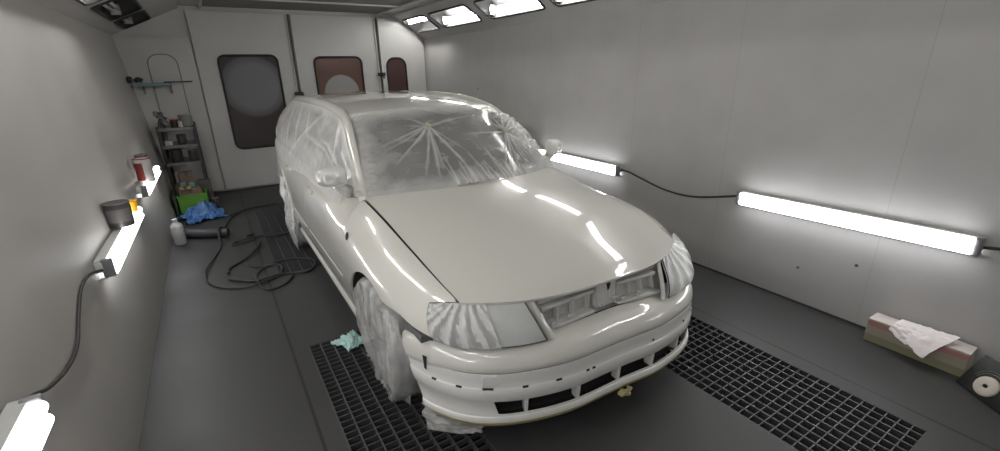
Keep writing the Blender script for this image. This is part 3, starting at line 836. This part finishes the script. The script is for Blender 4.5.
# windscreen sheet: pulled into folds that radiate from two knots
def ray_ridges(u, v, K, dirs, wid):
    """height of thin folds running from knot K in the given directions (all in sheet coordinates)"""
    du, dv = (u-K[0])*1.3, (v-K[1])*.75
    r = math.hypot(du, dv); h = 0
    if r < 1e-4: return 1
    a = math.degrees(math.atan2(dv, du))
    for d, L, k in dirs:
        e = abs((a-d+180) % 360-180)
        lat = r*math.sin(math.radians(min(e, 89)))
        if e < 60 and r < L:
            h = max(h, k*math.exp(-(lat/wid)**2)*(1-(r/L)**3)*min(1, r/.04+.3))
    return h
K1 = (.39, .66); K2 = (.81, .50)
dirs1 = [(-160,.36,1),(-152,.38,.6),(-135,.42,1),(-112,.44,.8),(-103,.46,.9),(-99,.4,.6),(-78,.5,1),(-62,.36,.4),(125,.16,.7),(20,.30,.5),(14,.45,.7),(165,.2,.5)]
dirs2 = [(-128,.40,.8),(-120,.45,1),(-112,.40,.7),(-100,.34,.8),(-92,.3,.6),(-84,.3,.8),(-75,.32,.8),(178,.40,.6),(60,.22,1),(85,.25,.9),(110,.25,.8),(35,.2,1),(10,.25,.7)]
lows = [(random.uniform(.36,.74), random.uniform(.12,.38), random.uniform(-.10,.04), random.uniform(.5,1)) for _ in range(16)]
def wsf(u, v):
    uu = -.035 + 1.07*u; vv_ = -.015 + 1.06*v
    h = ray_ridges(u, v, K1, dirs1, .007) + ray_ridges(u, v, K2, dirs2, .007)
    for x0, l, sl, k in lows:
        if v < l: h = max(h, k*.8*math.exp(-((u-x0-sl*v)/.0055)**2)*(1-v/l)**.5)
    return uu, vv_, h
def wsP(u, v):
    uu, vv_, h = wsf(u, v)
    rb = sm(.72, .95, u)*math.sin(PI*min(1, max(0, v)))  # loose, bulging on the right
    off = .012 + .016*h + .010*abs(fbm(u*5, v*4, 1.3)) + rb*(.035 + .030*abs(fbm(u*14, v*11, 5)))
    if u < .1: off += .006*abs(fbm(u*20, v*14, 9))
    p = ws_pt(min(max(uu, -.035), 1.035), vv_, off)
    if v < .06: p[2] += .004
    return tuple(p)
def wsD(u, v):
    uu, vv_, h = wsf(u, v)
    e = max(sm(.12, .02, 1-abs(2*u-1)) if False else 0, 1-sm(.05, .17, u), sm(.80, .93, u), 1-sm(.03, .16, v+.04*fbm(u*8, 1, 2)), sm(.78, .93, v-.03*fbm(u*6, 4, 2)))
    return -.14 + .30*e + .50*min(h, 1) + .08*fbm(u*9, v*8, 3) + .25*sm(.8, .95, u)*abs(fbm(u*30, v*22, 7))
film('masking_film', wsP, 260, 130, wsD, M['film'], 'clear film sheet with radiating folds over the car windscreen')
# yellow tape knots under that sheet's folds
for (ku, kv, nm) in ((K1[0], K1[1], 'small yellowish tape patch at the fold knot mid windscreen'), (K2[0], K2[1], 'small yellowish tape patch at the fold knot on the right of the windscreen')):
    p = np.array(wsP(ku, kv)); mb = MB()
    mb.grid(lambda u, v: (p[0]-.020+.04*u*(1-.3*v), p[1]-.004-.014+.028*v+.004*math.sin(6*u), p[2]+.003-.008+.017*v+.004*math.sin(9*u+3*v)), 8, 6)
    tag(mb.build('tape_patch', M['tape2'] if 'tape2' in M else M['tape'], None, solid=.0015), nm, 'tape', 'tape patches on the windscreen film')

# film over the side windows (both sides), running back and down over the rear wheel
def gh_pt(s, y, k, off):
    z0, x0 = ztop(y)-.004, xtop(y)-.004
    if y < 2.12:
        t = max(0, (y-1.40)/(2.12-1.40)); z1 = .975 + (1.392-.975)*t**.97; x1 = .702 + (.585-.702)*t
    else: z1, x1 = zr_(y), xr_(y)+.008
    z1 = max(z1, z0+.002)
    if k >= 0:
        return (s*(x0+(x1-x0)*k+.018*math.sin(PI*k)+off), y, z0+(z1-z0)*k)
    z = z0 + k*.42
    return (s*(SX(y, z)+off), y, z)
folds = [(.18,.95,.05,.25),(.30,.92,.62,.20),(.50,.90,.40,.50),(.42,.55,.12,.50),(.62,.95,.55,.35),(.06,.62,.26,.58),(.75,.9,.66,.3)]
def side_fold(u, v):
    h = 0
    for x0, y0, x1, y1 in folds:
        dx, dy = (x1-x0)*2.9, (y1-y0)*.6; L = math.hypot(dx, dy); px, py = (u-x0)*2.9, (v-y0)*.6
        t = (px*dx+py*dy)/L/L
        if 0 < t < 1: h = max(h, math.exp(-((px*dy-py*dx)/L/.012)**2)*math.sin(PI*t)**.5)
    return h
for s in (-1, 1):
    def sp_(u, v):
        y = 1.60+2.92*u
        k0 = -.12 - .25*sm(.25, .8, u); k = k0 + (1.0-k0)*v
        cr = abs(fbm(u*3.5, v*1.8, 3+s)); st = side_fold(u, v)
        b = math.sin(PI*min(1, max(0, v)))
        return gh_pt(s, y, k, .008 + .022*b*cr + .010*b*st + .014*b + .04*sm(.5, 1, u)*b)
    def sd_(u, v):
        st = side_fold(u, v)
        win = sm(.34, .5, v)*(1-sm(.85, .97, v))
        return .30 + .35*st - .22*win*(.6+.8*fbm(u*4, v*2.5, 6)) + .05*fbm(u*5, v*4, 1)
    film('masking_film', sp_, 110, 44, sd_, M['film'], 'milky film sheet over the side windows on the %s' % ('mirror side nearest the camera' if s < 0 else 'far side toward the right wall'))

# film bags around the wheels on the near side
def wheel_film(s, cy, label, x_out, low_, seed, tail=0):
    cz = .319
    def P(u, v):
        q = 2*PI*u
        t = min(1, v/.62); rr = .338*t**.8
        if v >= .62: t2 = (v-.62)/.38
        py, pz = rr*math.cos(q), rr*math.sin(q)
        n1 = fbm(py*8+seed, pz*2.6, seed); n2 = fbm(py*22+seed, pz*7, 2.0); n3 = abs(fbm(py*13+.3*n1+seed, pz*3.2, 7))
        if v < .62: x = x_out + .014*(1-t) + .018*n1 - .024*n3 + .008*n2 + .010
        else: x = x_out - .20*t2 + .018*n1 - .02*n3; rr = rr + .012*t2 + .018*abs(n2)*t2 + .012*n3
        y = cy + rr*math.cos(q); z = cz + rr*math.sin(q)
        z = max(z, .010 + .01*abs(n2))
        return (s*x, y, z)
    def D(u, v):
        q = 2*PI*u
        py, pz = v*math.cos(q), v*math.sin(q)
        return -.24 + .6*abs(fbm(py*4+seed, pz*1.4, 3))
    low = low_
    mb = MB()
    mb.grid(P, 110, 30, skip=lambda u, v: (math.sin(2*PI*u) < (low if math.cos(2*PI*u) > -.1 else -.93) + .15*fbm(u*11, seed) and v > .42 + .12*fbm(u*17, seed+4)))
    mb.dens = [D(i/110, j/30) for i in range(111) for j in range(31)]
    o = mb.build('masking_film', M['film2'], None, recalc=False)
    if cy < 1.3: warp_obj(o)
    return tag(o, label, 'masking film', 'sheets of masking film on the car')
wheel_film(-1, WF, 'wrinkled film bag over the front wheel by the teal cloth', .862, -.55, 2.0)
wheel_film(-1, WR, 'wrinkled film bag over the rear wheel above the hose loops', .862, -.75, 9.0)
# hanging ends of film
def flap(pts_a, pts_b, amp, seed, label, dens=.05, n=26, m='film2'):
    A = resample(catmull(pts_a, 6), n+1); B_ = resample(catmull(pts_b, 6), n+1); nv = 16
    def P(u, v):
        a = A[round(u*n)]; b = B_[round(u*n)]; p = a*(1-v)+b*v
        k = amp*math.sin(PI*min(1, .15+u))
        return (p[0]+k*fbm(u*4+seed, v*5, 1)+.35*k*math.sin(v*17+3*u+seed), p[1]+k*fbm(u*4, v*5+seed, 3), max(.006, p[2]+.7*k*fbm(u*3, v*4, seed)))
    return film('masking_film', P, n, nv, lambda u, v: dens+.25*abs(fbm(u*6, v*9, seed)), M[m], label)
flap([(-.850,.72,.60),(-.862,.68,.44),(-.862,.70,.28),(-.84,.76,.10),(-.81,.80,.012)], [(-.835,.585,.60),(-.815,.61,.45),(-.800,.60,.30),(-.79,.64,.14),(-.78,.70,.012)],   .016, 3.3, 'film stretched from the front wheel to the bumper end, its tail on the grating', dens=-.16, n=40)
flap([(-.875,.82,.14),(-.872,.88,.09),(-.845,.95,.055)], [(-.875,.76,.13),(-.86,.80,.06),(-.84,.93,.035)], .012, 6.1, 'small loose film tip pointing back from the foot of the front wheel', dens=0)
flap([(-.79,.47,.20),(-.80,.44,.14),(-.80,.41,.09)], [(-.60,.20,.18),(-.62,.24,.12),(-.68,.30,.085)], .02, 4.7, 'thin film scrap hanging under the left corner of the front bumper', dens=-.08, m='film')
flap([(-.884,3.24,.50),(-.890,3.24,.33),(-.90,3.26,.16),(-.89,3.34,.03)], [(-.890,3.80,.76),(-.912,3.76,.45),(-.920,3.73,.20),(-.90,3.60,.03)], .035, 8.8, 'long film skirt hanging from the rear wheel arch over the rear wheel', dens=-.08, n=40)
# film on the headlamps
for g in (-1, 1):
    def hP(u, v):
        uu = (.40+.60*u) if g < 0 else u; p = np.array(lamp_pt(g, min(1, uu), min(1, max(0, -.02+1.05*v))))
        fan = abs(math.sin(15*(u-.30)/(1.5-v)+.7*fbm(u*2, v*1.2, 1)))**3
        n = np.array([g*.6, -.75, .3])
        return tuple(p + n*(.006+.0045*fan*math.sin(PI*min(1, .15+.85*v))+.003*abs(fbm(u*5, v*4, g))))
    def hD(u, v):
        fan = abs(math.sin(15*(u-.30)/(1.5-v)+.7*fbm(u*2, v*1.2, 1)))**3
        return (.0 if g < 0 else -.30) + .12*fan
    film('masking_film', hP, 70, 26, hD, M['film3'], 'gathered film over the outer half of the %s headlamp' % ('near' if g < 0 else 'far'), w=True)

# ------------------------------------------------------------------ things along the left wall and in the back corner
def col(n, c, r=.5, **k):
    M[n] = mat(n, srgb(*c), r, **k); return M[n]
col('tin_dark', (58,55,54), .4); col('tin_white', (185,182,178), .35); col('red_print', (120,45,40), .45); col('yellow_plastic', (235,175,30), .4, bump=0)
col('brown_glass', (60,38,25), .3); col('cardboard', (128,108,92), .8, noise_amt=.1); col('green_plastic', (96,150,58), .5); col('dark_green', (48,72,46), .6)
col('blue_film', (62,105,160), .35); col('teal_cloth', (196,228,224), .8, noise_amt=.06); col('white_cloth', (225,218,218), .8); col('grey_tin', (120,120,118), .45)
col('shelf_metal', (66,64,64), .5, noise_amt=.1); col('pale_blue', (120,150,158), .35); col('yellow_paper', (190,160,80), .7); col('orange_cap', (190,110,50), .5)
col('bottle_white', (190,190,190), .35); col('gun_metal', (70,68,68), .35); col('dust_grey', (95,92,90), .7)
def can(name, c, r, h, mats, label, cat='paint can', group=None, band=None, lid=True):
    mb = MB(); mb.lathe([(r*.97,0),(r,.004),(r,h*.25),(r,h*.26),(r,h*.74),(r,h*.75),(r,h-.006),(r*.98,h)], c, 28)
    o = mb.build(name, mats[0], None, angle=40)
    if band:
        b = MB(); b.lathe([(r*1.006,h*.22),(r*1.006,h*.78)], c, 28, cap=False); b.build('printed_label', mats[1], o)
    if lid:
        b = MB(); b.lathe([(r*1.01,h-.004),(r*1.03,h),(r*1.01,h+.004),(r*.86,h+.004),(r*.84,h-.002),(.0005,h-.002)], c, 28, cap=False); b.build('lid', mats[-1], o, angle=40)
    return tag(o, label, cat, group)
zt = .700+.056
LXc = LX(.78)
can('paint_can', (LXc+.062, 2.52, zt+.0), .070, .155, [M['tin_dark'], M['dust_grey']], 'dark grey can with pale band standing on the middle left wall lamp', 'can', band=True)
mb = MB(); c0 = (LXc+.085, 2.88, zt); mb.lathe([(.030,0),(.040,.075),(.042,.08),(.037,.08),(.028,.006),(.0005,.006)], c0, 24, cap=False)
tag(mb.build('measuring_cup', M['yellow_plastic'], None), 'small yellow plastic cup standing on the middle left wall lamp', 'cup')
zt2 = .700+.057
o = can('spray_can', (LXc+.085, 4.02, zt2), .066, .215, [M['tin_white'], M['red_print']], 'white can with a red print standing on the far left wall lamp', 'can', band=False, lid=True)
mb = MB(); mb.grid(lambda u, v: (LXc+.085+.0667*math.cos(-3.3+1.75*u), 4.02+.0667*math.sin(-3.3+1.75*u), zt2+.02+.16*v), 14, 2); mb.build('printed_label', M['red_print'], o)
can('paint_can', (LXc+.060, 4.24, zt2), .05, .22, [M['gun_metal'], M['grey_tin']], 'dark metal can behind the red and white can on the far left lamp', 'can')
# bottle on the floor
mb = MB(); c0 = (XL+.085, 4.36, 0)
mb.lathe([(.052,0),(.056,.006),(.056,.19),(.050,.215),(.022,.235),(.020,.25)], c0, 28)
o = mb.build('bottle', M['bottle_white'], None, angle=50)
b = MB(); b.lathe([(.024,.245),(.024,.275),(.0005,.277)], c0, 20); b.build('cap', M['tin_white'], o, angle=40)
tag(o, 'pale grey plastic bottle standing on the floor against the left wall', 'bottle')

# steel shelf rack in the corner
rk = empty('shelf_rack', (-1.80, 6.36, 0), 'dark steel shelf rack in the back left corner', 'shelf'); bpy.context.view_layer.update()
X0, X1, Y0, Y1 = -1.975, -1.585, 6.10, 6.58
for x in (X0, X1):
    for y in (Y0, Y1):
        mb = MB(); mb.box((x-.018, y-.003, .0),(x+.018, y+.003, 1.06)); mb.box((x-.003, y-.018, .0),(x+.003, y+.018, 1.06)); mb.build('post', M['shelf_metal'], rk, smooth=False)
for z in (.22, .58, .81, 1.035):
    mb = MB(); mb.box((X0, Y0, z-.012),(X1, Y1, z)); mb.box((X0, Y0-.004, z-.035),(X1, Y0, z+.002)); mb.box((X0, Y1, z-.035),(X1, Y1+.004, z+.002))
    mb.build('shelf_board', M['shelf_edge'] if 'shelf_edge' in M else M['grey_tin'], rk, smooth=False)
gr = 'jars and tins on the shelf rack'
can('jar', (-1.655, 6.20, 1.037), .075, .155, [M['grey_tin'], M['tin_white']], 'large pale jar at the right end of the top rack shelf', 'jar', gr)
can('jar', (-1.785, 6.17, 1.037), .048, .10, [M['brown_glass'], M['orange_cap']], 'small dark brown jar in the middle of the top rack shelf', 'jar', gr)
can('jar', (-1.722, 6.118, 1.037), .024, .075, [M['tin_white'], M['tin_white']], 'tiny white jar between the brown jar and the pale jar', 'jar', gr)
can('tin', (-1.90, 6.17, .812), .05, .06, [M['tin_white'], M['grey_tin']], 'flat pale tin at the left end of the second rack shelf', 'tin', gr)
can('tin', (-1.75, 6.22, .812), .055, .12, [M['tin_dark'], M['tin_dark']], 'black tin in the middle of the second rack shelf', 'tin', gr)
can('tin', (-1.66, 6.20, .582), .06, .14, [M['gun_metal'], M['grey_tin']], 'grey tin at the right end of the third rack shelf', 'tin', gr)
can('tin', (-1.85, 6.20, .582), .07, .16, [M['tin_dark'], M['gun_metal']], 'dark tin at the left of the third rack shelf', 'tin', gr)
# tools on the top shelf, left
mb = MB(); mb.tube(catmull([(-1.95,6.12,1.05),(-1.93,6.14,1.13),(-1.90,6.15,1.17),(-1.855,6.14,1.15)],5), .018, 10); mb.tube([(-1.93,6.14,1.12),(-1.89,6.10,1.05)], .016, 10); mb.lathe([(.04,0),(.045,.05),(.03,.07)], (-1.92,6.15,1.17), 16)
tag(mb.build('spray_gun', M['gun_metal'], None, angle=50), 'metal spray gun on the left of the top rack shelf', 'spray gun')
mb = MB(); mb.tube([(-1.95,6.02,1.22),(-1.83,6.06,1.10)], .010, 8); mb.rbox((-1.97,5.98,1.20),(-1.93,6.05,1.26), .01); tag(mb.build('scraper', M['grey_tin'], None), 'slim scraper leaning over the top rack shelf by the wall', 'tool')
# hook and small shelf above
mb = MB(); mb.rbox((LX(1.64)+.008, 6.25, 1.60),(LX(1.64)+.06, 6.33, 1.68), .01); tag(mb.build('wall_box', M['blackplastic'], None), 'small black box on the left wall above the bracket shelf', 'box')
sh = MB(); sh.rbox((-2.09,6.40,1.555),(-1.72,6.60,1.590), .006); so = sh.build('wall_shelf', M['pale_blue'], None); tag(so, 'pale blue bracket shelf on the back wall panel', 'shelf')
b = MB(); b.box((-2.05,6.58,1.45),(-2.03,6.60,1.555)); b.box((-1.75,6.58,1.45),(-1.73,6.60,1.555)); b.build('bracket', M['grey_tin'], so, smooth=False)
mb = MB(); mb.tube([(-1.80,6.42,1.600),(-1.48,6.44,1.600)], .009, 8); tag(mb.build('rod', M['gun_metal'], None), 'dark rod lying on the bracket shelf and sticking out right', 'rod')
mb = MB(); mb.tube(catmull([(-2.10,6.45,1.62),(-2.06,6.43,1.645),(-2.02,6.43,1.622)],5), .028, 10); tag(mb.build('rag', M['tin_dark'], None), 'dark bundle on the left end of the bracket shelf', 'rag')
# crate with stuff
cr = MB(); a = (-1.925, 5.62, .0); b_ = (-1.605, 5.90, .235); t = .008
cr.box(a, (b_[0], b_[1], .01)); cr.box(a, (b_[0], a[1]+t, b_[2])); cr.box((a[0], b_[1]-t, 0), b_); cr.box(a, (a[0]+t, b_[1], b_[2])); cr.box((b_[0]-t, a[1], 0), b_)
cr.box((a[0]-.008, a[1]-.008, .215),(b_[0]+.008, a[1], .238)); cr.box((b_[0], a[1]-.008, .215),(b_[0]+.008, b_[1], .238))
o = cr.build('crate', M['green_plastic'], None, smooth=False, bevel=.003); tag(o, 'bright green plastic crate on the floor before the rack', 'crate')
mb = MB(); mb.rbox((-1.965,5.58,0),(-1.94,5.98,.26), .01); mb.rbox((-1.965,5.55,0),(-1.935,5.59,.25), .008); tag(mb.build('board', M['dark_green'], None), 'dark green board standing against the left wall beside the crate', 'board')
def carton(nm, a, b, m, label, rz=0, cat='box', group='boxes heaped on the crate'):
    mb = MB(); c = [(p+q)/2 for p, q in zip(a, b)]
    R = Matrix.Rotation(rz, 3, 'Z'); mb.box(a, b, rot=R)
    e = .002; o = mb.build(nm, m, None, smooth=False, bevel=.004)
    f = MB(); f.box((c[0]-.02, a[1]-e, b[2]-.05),(c[0]+.02, b[1]+e, b[2]+e), rot=R, piv=c); f.build('box_tape', M['dust_grey'], o, smooth=False)
    return tag(o, label, cat, group)
carton('carton', (-1.90,5.68,.012),(-1.66,5.86,.30), M['cardboard'], 'brown carton standing in the green crate', .1)
carton('carton', (-1.88,5.965,.222),(-1.72,6.065,.47), M['cardboard'], 'brown carton behind the crate against the rack', .25)
carton('carton', (-1.675,5.93,.0),(-1.545,6.07,.34), M['dust_grey'], 'grey carton right of the crate in front of the rack', -.08)
carton('packet', (-1.88,5.64,.306),(-1.76,5.72,.335), M['yellow_paper'], 'small yellow packet on the carton in the crate', .15, 'packet')
carton('packet', (-1.86,5.755,.308),(-1.70,5.84,.37), M['pale_blue'], 'pale blue packet on the carton in the crate', -.2, 'packet')
can('tin', (-1.53, 5.72, 0), .045, .13, [M['tin_dark'], M['grey_tin']], 'black tin on the floor right of the green crate', 'tin')
# crumpled things
def crumple(name, c, rx, ry, h, m, label, cat, seed, rz=0, n=40, sharp=.5, edge=.25, solid=.003, peak=(.5,.5)):
    mb = MB()
    def P(u, v):
        a, b = 2*u-1, 2*v-1
        er = 1 + edge*fbm(a*1.7+seed, b*1.7, 2)
        f1 = abs(fbm(a*1.6+seed, b*1.6, .3)); f2 = abs(fbm(a*4+seed, b*4, 1.7))
        d = math.hypot((u-peak[0])*2, (v-peak[1])*2)
        z = h*((1-sm(.0, 1.15, d))*(.55+.45*f1/.5) + sharp*.35*f2 + .06)
        x = rx*a*er*(1-.12*b*fbm(seed, a, b)); y = ry*b*er
        return (c[0]+x*math.cos(rz)-y*math.sin(rz), c[1]+x*math.sin(rz)+y*math.cos(rz), c[2]+max(.004, z))
    mb.grid(P, n, n)
    return tag(mb.build(name, m, None, solid=solid, recalc=False), label, cat)
crumple('plastic_bag', (-1.68, 5.27, 0), .22, .20, .23, M['blue_film'], 'crumpled blue plastic bag on the floor before the green crate', 'bag', 3.1, .2, 44, .6, .3)
crumple('cloth', (-.880, 1.475, .0), .075, .085, .065, M['teal_cloth'], 'crumpled pale teal cloth lying on the grating behind the front wheel', 'cloth', 8.2, .3, 40, 1.3, .45)
# fat ribbed suction hose piece
mb = MB(); pts = catmull([(-1.93,4.62,.055),(-1.80,4.49,.055),(-1.68,4.40,.055),(-1.57,4.34,.055),(-1.50,4.31,.055)], 14)
mb.tube(pts, .05, 14, rad=lambda t: .048+.004*math.sin(t*170)); o = mb.build('suction_hose', col('hose_grey', (64,60,62), .55), None)
b = MB(); b.tube([pts[-1]+(pts[-2]-pts[-1])*.5, pts[-1]+np.array([.05,-.018,0])], .046, 14); b.build('end_sleeve', M['gun_metal'], o, angle=40)
tag(o, 'fat dark suction hose lying on the floor in front of the blue bag', 'hose')
# air hoses on the floor
def hose(pts, r, label, m=None, seed=0, sub=7):
    P = catmull([(q[0], q[1], q[2] if len(q) > 2 else r+.003+.012*(1 if k % 5 == 3 else 0)) for k, q in enumerate(pts)], sub)
    mb = MB(); mb.tube(P, r, 9); return tag(mb.build('air_hose', m or M['hose'], None), label, 'hose', 'hoses on the floor')
hose([(-1.24,5.30),(-1.39,5.03),(-1.48,4.62,.02),(-1.50,4.42,.085),(-1.525,4.31,.115),(-1.54,4.19,.08),(-1.54,3.98,.014),(-1.59,3.73),(-1.67,3.38),(-1.68,3.22),(-1.66,3.05),(-1.56,2.87),(-1.4,2.77),(-1.3,2.77),(-1.18,2.83),(-1.08,2.87),(-.93,2.80),(-.84,2.88),(-.82,3.02),(-.92,3.17),(-1.09,3.21),(-1.21,3.14),(-1.29,3.02),(-1.31,2.86),(-1.28,2.67),(-1.22,2.61),(-1.11,2.66),(-1.03,2.80)], .0085, 'long black air hose looping onto the rear floor grating')
hose([(-.80,4.02),(-.9,4.01),(-1.01,3.97),(-1.14,4.04),(-1.26,3.98),(-1.42,3.94),(-1.43,3.99),(-1.39,4.05),(-1.31,4.04),(-1.2,4.08),(-1.08,4.10),(-.95,4.03),(-.85,4.0)], .0085, 'black hose bight running under the car sill by the rear wheel')
hose([(-1.51,3.17),(-1.49,3.29),(-1.36,3.44),(-1.25,3.62),(-1.2,3.81),(-1.19,3.90)], .0115, 'short thick black hose end lying on bare floor left of the grating')
hose([(-1.36,3.40),(-1.33,3.24),(-1.24,3.15),(-1.14,3.13),(-1.09,3.06),(-1.11,2.92)], .0085, 'thin hose curl between the thick hose end and the loop')
hose([(-1.51,3.02),(-1.43,2.94),(-1.34,2.86),(-1.23,2.84),(-1.09,2.88)], .012, 'black hose end with coupling beside the loop on the grating')
hose([(-1.40,5.14),(-1.38,5.17),(-1.33,5.23),(-1.18,5.31),(-1.01,5.36),(-.84,5.36)], .0095, 'thin black hose along the far end of the rear grating')
mb = MB(); mb.lathe([(.012,0),(.012,.03),(.018,.03),(.018,.06),(.010,.065),(.010,.09)], (0,0,0), 14, M=Matrix.Rotation(PI/2, 3, 'Y') )
o = mb.build('coupling', M['gun_metal'], None, angle=40); o.location = (-1.29, 4.15, .02); o.rotation_euler = (0,0,.6); tag(o, 'small black hose coupling loose on the floor left of the rear grating', 'coupling')

# ------------------------------------------------------------------ right wall: carton, paper, black case
mb = MB(); a, b_ = (1.885,-.815,0), (2.012,-.345,.150)
mb.box(a, b_); o = mb.build('long_carton', col('carton_grey', (165,158,142), .8, noise_amt=.08), None, smooth=False, bevel=.004)
for z0, z1, n, mm in ((.108,.140,'printed_band', col('band_red', (178,128,126), .7)), (.0,.05,'lower_band', col('band_olive', (140,138,112), .8))):
    b = MB(); b.box((a[0]-.0015, a[1]+.002, z0),(a[0], b_[1]-.002, z1)); b.build(n, mm, o, smooth=False)
b = MB(); b.box((a[0]+.002, a[1]+.002, b_[2]),(b_[0]-.002, b_[1]-.002, b_[2]+.0015)); b.build('top_flap', col('flap_pale', (200,192,188), .75), o, smooth=False)
tag(o, 'long low carton with reddish band on the floor at the right wall', 'box')
# sheet of paper draped over it
mb = MB()
A4 = [np.array(q) for q in ((1.990,-.485,.165),(1.985,-.745,.170),(1.80,-.655,.055),(1.865,-.46,.120))]
def pp(u, v):
    p = (A4[0]*(1-u)+A4[1]*u)*(1-v) + (A4[3]*(1-u)+A4[2]*u)*v
    k = .016*fbm(u*2.6+3, v*2.6, 1)+.006*abs(fbm(u*7, v*7, 4))
    d = 0.0
    q = np.array([-.6*k, 0, abs(k)]) + np.array([-.040, 0, .032])*math.sin(PI*(.15+.7*v))
    return tuple(p+q)
mb.grid(pp, 30, 30); tag(mb.build('paper_sheet', M['white_cloth'], None, solid=.002, recalc=False), 'white crumpled paper sheet draped over the long carton', 'paper')
# black case leaning back against the wall with a white disc on its face
bs, e1, e2 = Vector((1.812,-.800,.004)), Vector((-.6,-.8,0)), Vector((.4,-.3,.866)); nn = e1.cross(e2).normalized()
if nn.x > 0: nn = -nn
R = Matrix(((e1.x,e2.x,-nn.x,bs.x),(e1.y,e2.y,-nn.y,bs.y),(e1.z,e2.z,-nn.z,bs.z),(0,0,0,1)))
mb = MB(); mb.rbox((0,0,0),(.46,.205,.05), .006, 3, M=R); o = mb.build('flat_case', M['blackplastic'], None)
b = MB(); b.lathe([(.0005,-.004),(.012,-.004),(.013,-.012),(.046,-.014),(.053,-.010),(.055,-.002),(.055,.0)], (0,0,0), 36, M=R @ Matrix.Translation((.125,.072,0)))
dk = b.build('white_disc', col('disc_white', (200,192,180), .5), o, angle=40)
b = MB(); b.lathe([(.0005,-.0145),(.009,-.0145),(.009,-.005)], (0,0,0), 20, M=R @ Matrix.Translation((.125,.072,0))); b.build('disc_hole', M['gap'], dk)
for rr in (.072, .084):
    b = MB(); b.tube([tuple(R @ Vector((.125+rr*math.cos(q), .072+rr*math.sin(q), -.002))) for q in np.linspace(1.2, 2.9, 14)], .002, 6); b.build('groove_line', M['grey_tin'], o)
tag(o, 'black flat case with a white disc leaning at the right edge of the picture', 'case')
# marks on the right wall
for y, z, nm in ((4.78,1.40,'small dark screw head high on the right wall behind the car'),(-.17,.41,'small dark screw on the right wall joint under the near lamp'),(.165,.27,'small dark chip low on the right wall under the near lamp')):
    mb = MB(); mb.lathe([(.0005,-.009),(.008,-.008),(.010,-.001),(.010,0)], (XR-.0005, y, z), 14, 0, 'x'); tag(mb.build('screw', M['gun_metal'], None), nm, 'screw', 'screws in the right wall')

# ------------------------------------------------------------------ world and view
w = bpy.data.worlds.new('world'); SC.world = w; w.use_nodes = True
w.node_tree.nodes['Background'].inputs[0].default_value = (.5,.5,.5,1); w.node_tree.nodes['Background'].inputs[1].default_value = 0.0
vs = SC.view_settings; vs.view_transform = 'Standard'; vs.look = 'None'; vs.exposure = -1.10; vs.gamma = 1; vs.use_curve_mapping = False
SC.cycles.max_bounces = 10; SC.cycles.transparent_max_bounces = 16; SC.cycles.diffuse_bounces = 5
